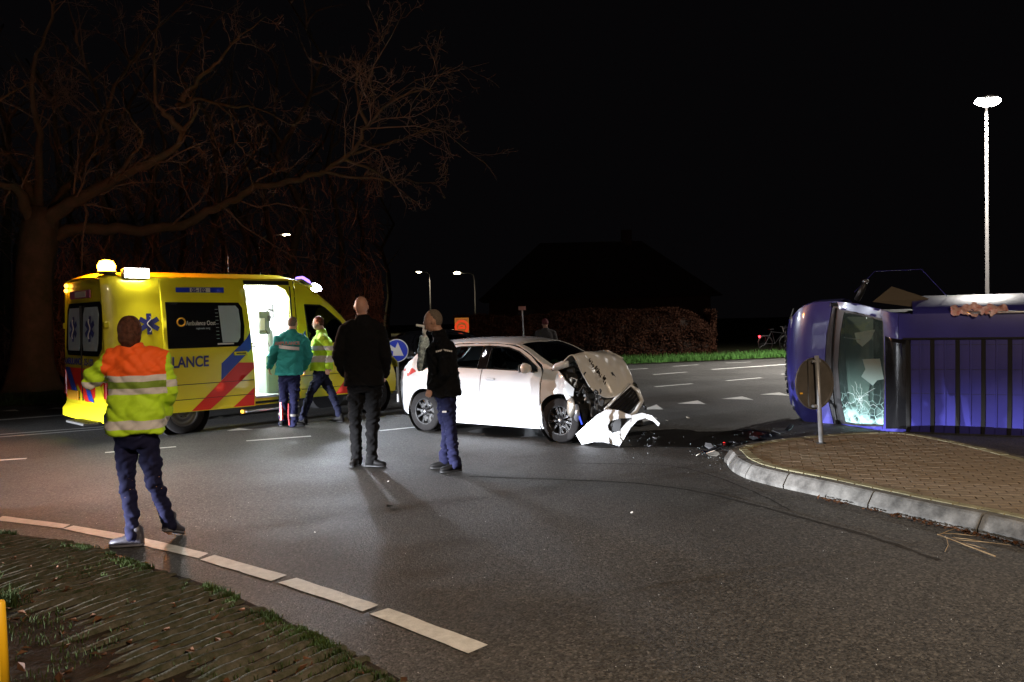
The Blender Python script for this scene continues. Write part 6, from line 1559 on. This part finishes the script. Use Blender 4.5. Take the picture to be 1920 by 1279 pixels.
# ================================================================== bicycle at the far verge
bkp = G(1455, 660); bk_ = empty('bicycle', (bkp.x, bkp.y, .03), label='parked bicycle with a glowing red rear light on the far grass', cat='bicycle')
bm_ = Matrix.Rotation(R(12), 3, 'Z')
def BQ(x, z): return bm_ @ Vector((x, 0, z))
for x in (-.52, .52):
    wq = MB().tube([BQ(x + .34 * math.cos(a), .35 + .34 * math.sin(a)) for a in np.linspace(0, 6.2832, 29)], .018, 6).build('wheel', M['tyre'], bk_)
    sp = MB()
    for k in range(12): sp.tube([BQ(x, .35), BQ(x + .33 * math.cos(k * .5236), .35 + .33 * math.sin(k * .5236))], .003, 3)
    sp.build('spokes', M['rim_silver'], wq)
    MB().tube([BQ(x + .37 * math.cos(a), .35 + .37 * math.sin(a)) for a in np.linspace(.2, 3.0, 12)], .012, 5).build('mudguard', M['black'], bk_)
MB().tube([BQ(-.52, .35), BQ(-.05, .35), BQ(.38, .85), BQ(.52, .35)], .018, 6).build('frame', M['black'], bk_)
MB().tube([BQ(-.52, .35), BQ(-.2, .9), BQ(-.05, .35)], .016, 6).build('frame', M['black'], bk_)
MB().tube([BQ(-.19, .88), BQ(.36, .80)], .016, 6).build('frame', M['black'], bk_)
MB().tube([BQ(.38, .85), BQ(.34, 1.08), BQ(.22, 1.1)], .014, 6).build('handlebar', M['silver'], bk_)
MB().rings([(BQ(-.34, .98), bm_ @ Vector((0, .09, 0)), (0, 0, .03)), (BQ(-.1, .99), bm_ @ Vector((0, .03, 0)), (0, 0, .025))], 10).build('saddle', M['black'], bk_)
MB().tube([BQ(-.75, .72), BQ(-.3, .72)], .012, 5).build('luggage_rack', M['black'], bk_)
MB().ball(BQ(-.80, .68), (.05, .05, .05), 10).build('rear_light', M['bike_lamp'], bk_, smooth=True)
light('rear_light_glow', 'POINT', 8, (1, .05, .05), bk_, Matrix.Translation(BQ(-.9, .70) + Vector((0, -.1, 0))), shadow_soft_size=.04)

# ================================================================== hedge and house
hA, hB = G(860, 680), G(1345, 666.5)
hd_ = (hB - hA); HL = hd_.length; hd_.normalize(); hn_ = Vector((-hd_.y, hd_.x, 0))
hA = hA + hn_ * .25
hg = empty('hedge', (hA.x, hA.y, 0), label='long clipped russet beech hedge with a rounded end beyond the road', cat='hedge')
def htop(t): 
    h = 1.95 + .12 * noise.noise(Vector((t * .6, 0, 0))) + .06 * noise.noise(Vector((t * 2.4, 3, 0))) - .15 * (t < 4)
    e = HL - t
    return h * (1 if e > 1.7 else math.sqrt(max(0, 1 - ((1.7 - e) / 1.72) ** 2)) * .75 + .25)
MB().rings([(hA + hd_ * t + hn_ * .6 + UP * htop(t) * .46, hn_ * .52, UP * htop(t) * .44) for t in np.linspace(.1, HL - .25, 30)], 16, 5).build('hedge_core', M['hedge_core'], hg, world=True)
V = []; F = []; rh = random.Random(3)
for k in range(46000):
    t = rh.uniform(-.1, HL + .1); ht = htop(t); w = 1.15
    r_ = rh.random()
    if r_ < .68: y, z = rh.gauss(.0, .045), rh.uniform(.04, ht)
    elif r_ < .88: y, z = rh.uniform(0, w), ht + rh.gauss(0, .05)
    else: t = HL + rh.gauss(0, .05); y, z = rh.uniform(0, w), rh.uniform(.04, ht)
    rd_ = max(0, z - (ht - .35)) / .35
    if r_ < .68: y += rd_ ** 2 * .25
    y += .22 * noise.noise(Vector((t * 1.3, z * 1.5, 0))) + .08 * noise.noise(Vector((t * 4, z * 4, 2)))
    c_ = hA + hd_ * t + hn_ * y + UP * z; s = rh.uniform(.025, .06)
    u = Vector((rh.gauss(0, 1), rh.gauss(0, 1), rh.gauss(0, 1))).normalized(); v = u.orthogonal().normalized(); v = Matrix.Rotation(rh.random() * 6, 3, u) @ v
    k4 = len(V); V += [c_ - u * s, c_ + v * s * .55, c_ + u * s, c_ - v * s * .55]; F.append((k4, k4 + 1, k4 + 2, k4 + 3))
obj('leaves', V, F, M['hedge'], hg, world=True, kind='stuff')
hs_ = empty('house', (6, 58, 0), label='dark brick house with a hipped roof, barely visible behind the hedge', cat='house')
MB().box((6, 60, 1.6), (15, 9, 3.2)).build('wall', M['brick_wall'], hs_, world=True)
MB().add([(-2.2, 54.8, 3.0), (14.2, 54.8, 3.0), (14.2, 65.2, 3.0), (-2.2, 65.2, 3.0), (2.2, 60, 7.2), (9.6, 60, 7.2)], [(0, 1, 5, 4), (1, 2, 5), (2, 3, 4, 5), (3, 0, 4), (3, 2, 1, 0)]).build('roof', M['roof_tile'], hs_, world=True)
for x in (1, 4.5, 8, 11): 
    w_ = MB().box((x, 55.46, 1.7), (1.3, .10, 1.3)).build('window', M['concrete_dark'], hs_, world=True); MB().box((x, 55.39, 1.7), (1.1, .03, 1.1)).build('pane', M['window_black'], w_, world=True)
MB().box((8.5, 60, 7.4), (.7, .7, 1.2)).build('chimney', M['brick_wall'], hs_, world=True)

# ================================================================== trees
def branch_pts(p, d, L, n, rnd, wob=.25, grav=0):
    P = [p.copy()]; d = d.normalized()
    for i in range(n):
        d = (d + Vector((rnd.gauss(0, 1), rnd.gauss(0, 1), rnd.gauss(0, 1))) * wob + UP * grav).normalized(); P.append(P[-1] + d * L / n)
    return P
def twigs(mb, pts, r0, rnd, depth, spread=1.0, dens=1.0, lm=.55):
    """fill a limb with finer and finer branching"""
    n = len(pts); L = sum((pts[i + 1] - pts[i]).length for i in range(n - 1))
    cnt = max(2, int(dens * (3.2 + 1.1 * L ** .7)))
    for k in range(cnt):
        t = (rnd.uniform(.25, 1)); x = t * (n - 1); i = min(int(x), n - 2); p = pts[i].lerp(pts[i + 1], x - i); ax = (pts[i + 1] - pts[i]).normalized()
        s = ax.orthogonal().normalized(); s = Matrix.Rotation(rnd.random() * 6.28, 3, ax) @ s
        d = (ax * rnd.uniform(.5, 1.1) + s * rnd.uniform(.6, 1.1) * spread + UP * rnd.uniform(-.15, .3)); l2 = L * lm * rnd.uniform(.45, 1.05) * (1.15 - t * .5)
        if l2 < .12: continue
        r2 = r0 * (1 - t * .6) * .5
        m_ = 5 if depth > 1 else 3
        Q = branch_pts(p, d, l2, m_, rnd, .30, .02); sd_ = 5 if depth > 1 else 3
        mb.tube(Q, [max(.005, r2 * (1 - .8 * j / m_)) for j in range(m_ + 1)], sd_, cap=False)
        if depth > 0: twigs(mb, Q, max(r2, .006), rnd, depth - 1, spread, dens * .9, lm)
oakY = 22.8
def T3(q): return S(q[0], q[1], oakY + (q[2] if len(q) > 2 else 0))
ok_ = T3((62, 733)); ok_.z = 0
oak = empty('oak_tree', ok_, label='huge old bare oak with a leaning trunk and long spreading limbs behind the ambulance', cat='tree')
rt_ = random.Random(12)
tk = [Vector((ok_.x, ok_.y, -.1)), Vector((ok_.x, ok_.y, .25)), Vector((ok_.x + .02, ok_.y, .8)), T3((63, 600)), T3((66, 500)), T3((78, 430)), T3((80, 390))]
TR = [.85, .66, .52, .48, .47, .50, .36]
tm_ = MB().tube(tk, TR, 28)
# bark relief
for i, v in enumerate(tm_.v):
    c_ = Vector((ok_.x, ok_.y, v.z)); dd = (v - c_); dd.z = 0; a = math.atan2(dd.y, dd.x); v += dd.normalized() * (.05 * math.sin(a * 5 + v.z) + .05 * noise.noise(Vector((math.cos(a) * 3, math.sin(a) * 3, v.z * .8))))
tm_.build('trunk', M['bark'], oak, world=True, smooth=True)
limbs = [([(76, 450, 0), (95, 410, -.1), (130, 380, -.2), (200, 345, -.5), (275, 305, -.8), (322, 278, -1.0), (352, 235, -1.2), (372, 195, -1.3)], .34),
         ([(75, 462, 0), (105, 440, .2), (160, 430, .6), (240, 432, 1), (330, 425, 1.2), (375, 405, 1.2), (430, 378, 1.0), (480, 352, .8), (560, 336, .4), (610, 318, 0), (660, 285, -.3), (690, 235, -.6), (735, 190, -.8), (800, 165, -1)], .27),
         ([(78, 445, 0), (52, 390, -.3), (25, 355, -.5), (-20, 332, -.8), (-80, 300, -1)], .3),
         ([(78, 430, 0), (50, 340, .4), (10, 285, .8), (-30, 260, 1)], .24),
         ([(78, 430, .1), (72, 340, .4), (75, 250, .6), (60, 150, .5), (85, 60, .2), (120, -40, 0)], .20),
         ([(345, 250, -1.1), (312, 215, -1.4), (292, 190, -1.5), (292, 100, -1.4), (300, 20, -1.2)], .13),
         ([(335, 205, -1.2), (375, 185, -1.6), (420, 205, -1.9), (445, 260, -2.1), (460, 300, -2.2), (475, 350, -2.3)], .07),
         ([(330, 200, -1.2), (372, 187, -1), (430, 200, -.8), (490, 205, -.6), (540, 232, -.5), (580, 222, -.4)], .08),
         ([(340, 190, -1.2), (372, 150, -1.2), (410, 115, -1.3), (440, 75, -1.5), (500, 30, -1.6)], .11),
         ([(78, 435, .1), (110, 370, .7), (150, 320, 1.2), (190, 230, 1.8), (230, 140, 2), (290, 60, 2.2), (360, 0, 2.2)], .16),
         ([(600, 322, 0), (680, 335, .2), (760, 340, .3), (820, 345, .3)], .08),
         ([(640, 300, -.2), (700, 320, -.4), (740, 350, -.6), (790, 390, -.8)], .07),
         ([(660, 288, -.3), (720, 270, 0), (790, 250, .3), (850, 240, .5)], .07),
         ([(690, 235, -.6), (670, 180, -.8), (680, 120, -1), (720, 70, -1)], .08),
         ([(200, 345, -.5), (240, 300, -1.5), (270, 260, -2.2), (230, 200, -2.8)], .10),
         ([(-10, 190, -3), (20, 175, -3), (45, 160, -3), (70, 150, -3)], .05),
         ([(120, 80, .3), (132, 110, -.5), (120, 150, -.8), (100, 75, -1)], .03)]
tw_ = MB()
for P_, r_ in limbs:
    P3_ = catmull([T3(q) for q in P_], 4, False)
    for v in P3_[1:-1]: v += Vector((rt_.gauss(0, .03), rt_.gauss(0, .03), rt_.gauss(0, .03)))
    nn = len(P3_); MB().tube(P3_, [max(.012, r_ * .8 * (1 - .9 * (i / (nn - 1)) ** .8)) for i in range(nn)], 12 if r_ > .1 else 7).build('limb', M['bark'], oak, world=True, smooth=True)
    twigs(tw_, P3_, r_ * .30, rt_, 3, 1.0, 1.9, .42)
print('twig faces', len(tw_.f))
tw_.build('twigs', M['twig'], oak, world=True, kind='stuff')
# the wood beyond: slender bare trees standing behind the oak and the ambulance
def slim(px, Y, hgt, r_, seed, label):
    rn = random.Random(seed); d = ray(px, 700); p = Vector((EYE[0] + d[0] * Y / d[1], Y, 0))
    o = empty('bare_tree', p, label=label, cat='tree', group='slender bare trees in the wood behind the oak')
    P_ = [p + Vector((rn.gauss(0, .12) * k, rn.gauss(0, .12) * k, hgt * k / 7)) for k in range(8)]
    MB().tube(P_, [r_ * (1.15 - k / 7.2) for k in range(8)], 9).build('trunk', M['bark'], o, world=True, smooth=True)
    cr = MB()
    for k in range(16):
        t = rn.uniform(.3, 1) * 7; i = min(int(t), 6); q = P_[i].lerp(P_[i + 1], t - i); a = rn.random() * 6.28
        Q = branch_pts(q, Vector((math.cos(a), math.sin(a), rn.uniform(.3, 1.2))), hgt * rn.uniform(.1, .22), 4, rn, .2, .05); cr.tube(Q, [r_ * .25, r_ * .2, r_ * .15, r_ * .1, r_ * .05], 4, cap=False)
        twigs(cr, Q, r_ * .15, rn, 1, 1, .7, .5)
    cr.build('crown', M['twig'], o, world=True)
ug = empty('undergrowth', T3((250, 700, 9)), label='tangled leafless undergrowth filling the dark wood behind the ambulance', cat='undergrowth')
V = []; F = []; ru = random.Random(8)
for k in range(26000):
    px = ru.uniform(-60, 720); Y = ru.uniform(27, 44); d = ray(px, 700); x = d[0] * Y / d[1]
    top = 3.2 + 2.8 * noise.noise(Vector((x * .25, Y * .25, 0))) + 2.2 * noise.noise(Vector((x * .9, Y * .6, 5)))
    z = ru.uniform(0, max(.6, top)) if ru.random() < .8 else ru.uniform(0, 8); s = ru.uniform(.12, .5)
    u = Vector((ru.gauss(0, .5), ru.gauss(0, .4), ru.gauss(.6, .6))).normalized(); v = u.orthogonal().normalized() * ru.uniform(.008, .022); c_ = Vector((x, Y, z)); k4 = len(V)
    V += [c_ - u * s - v, c_ - u * s + v, c_ + u * s]; F.append((k4, k4 + 1, k4 + 2))
obj('brushwood', V, F, M['brush'], ug, world=True, kind='stuff'); ug['kind'] = 'stuff'
ks = 0
for px, Y, h_, r_ in ((120, 31, 12, .2), (165, 38, 13, .22), (185, 29, 12, .16), (250, 34, 13, .2), (285, 42, 14, .24), (310, 30, 12, .15), (395, 33, 14, .2), (420, 45, 14, .22), (465, 36, 13, .17), (520, 40, 14, .2), (565, 34, 15, .2), (600, 46, 14, .2), (640, 40, 13, .18), (690, 50, 13, .2), (15, 30, 13, .2), (-20, 36, 13, .22), (45, 40, 13, .2), (220, 48, 14, .25), (350, 50, 14, .25), (480, 52, 14, .22), (730, 58, 12, .2), (560, 55, 14, .22)):
    ks += 1; slim(px, Y, h_, r_, ks, 'slender bare tree trunk standing in the dark wood behind the oak')
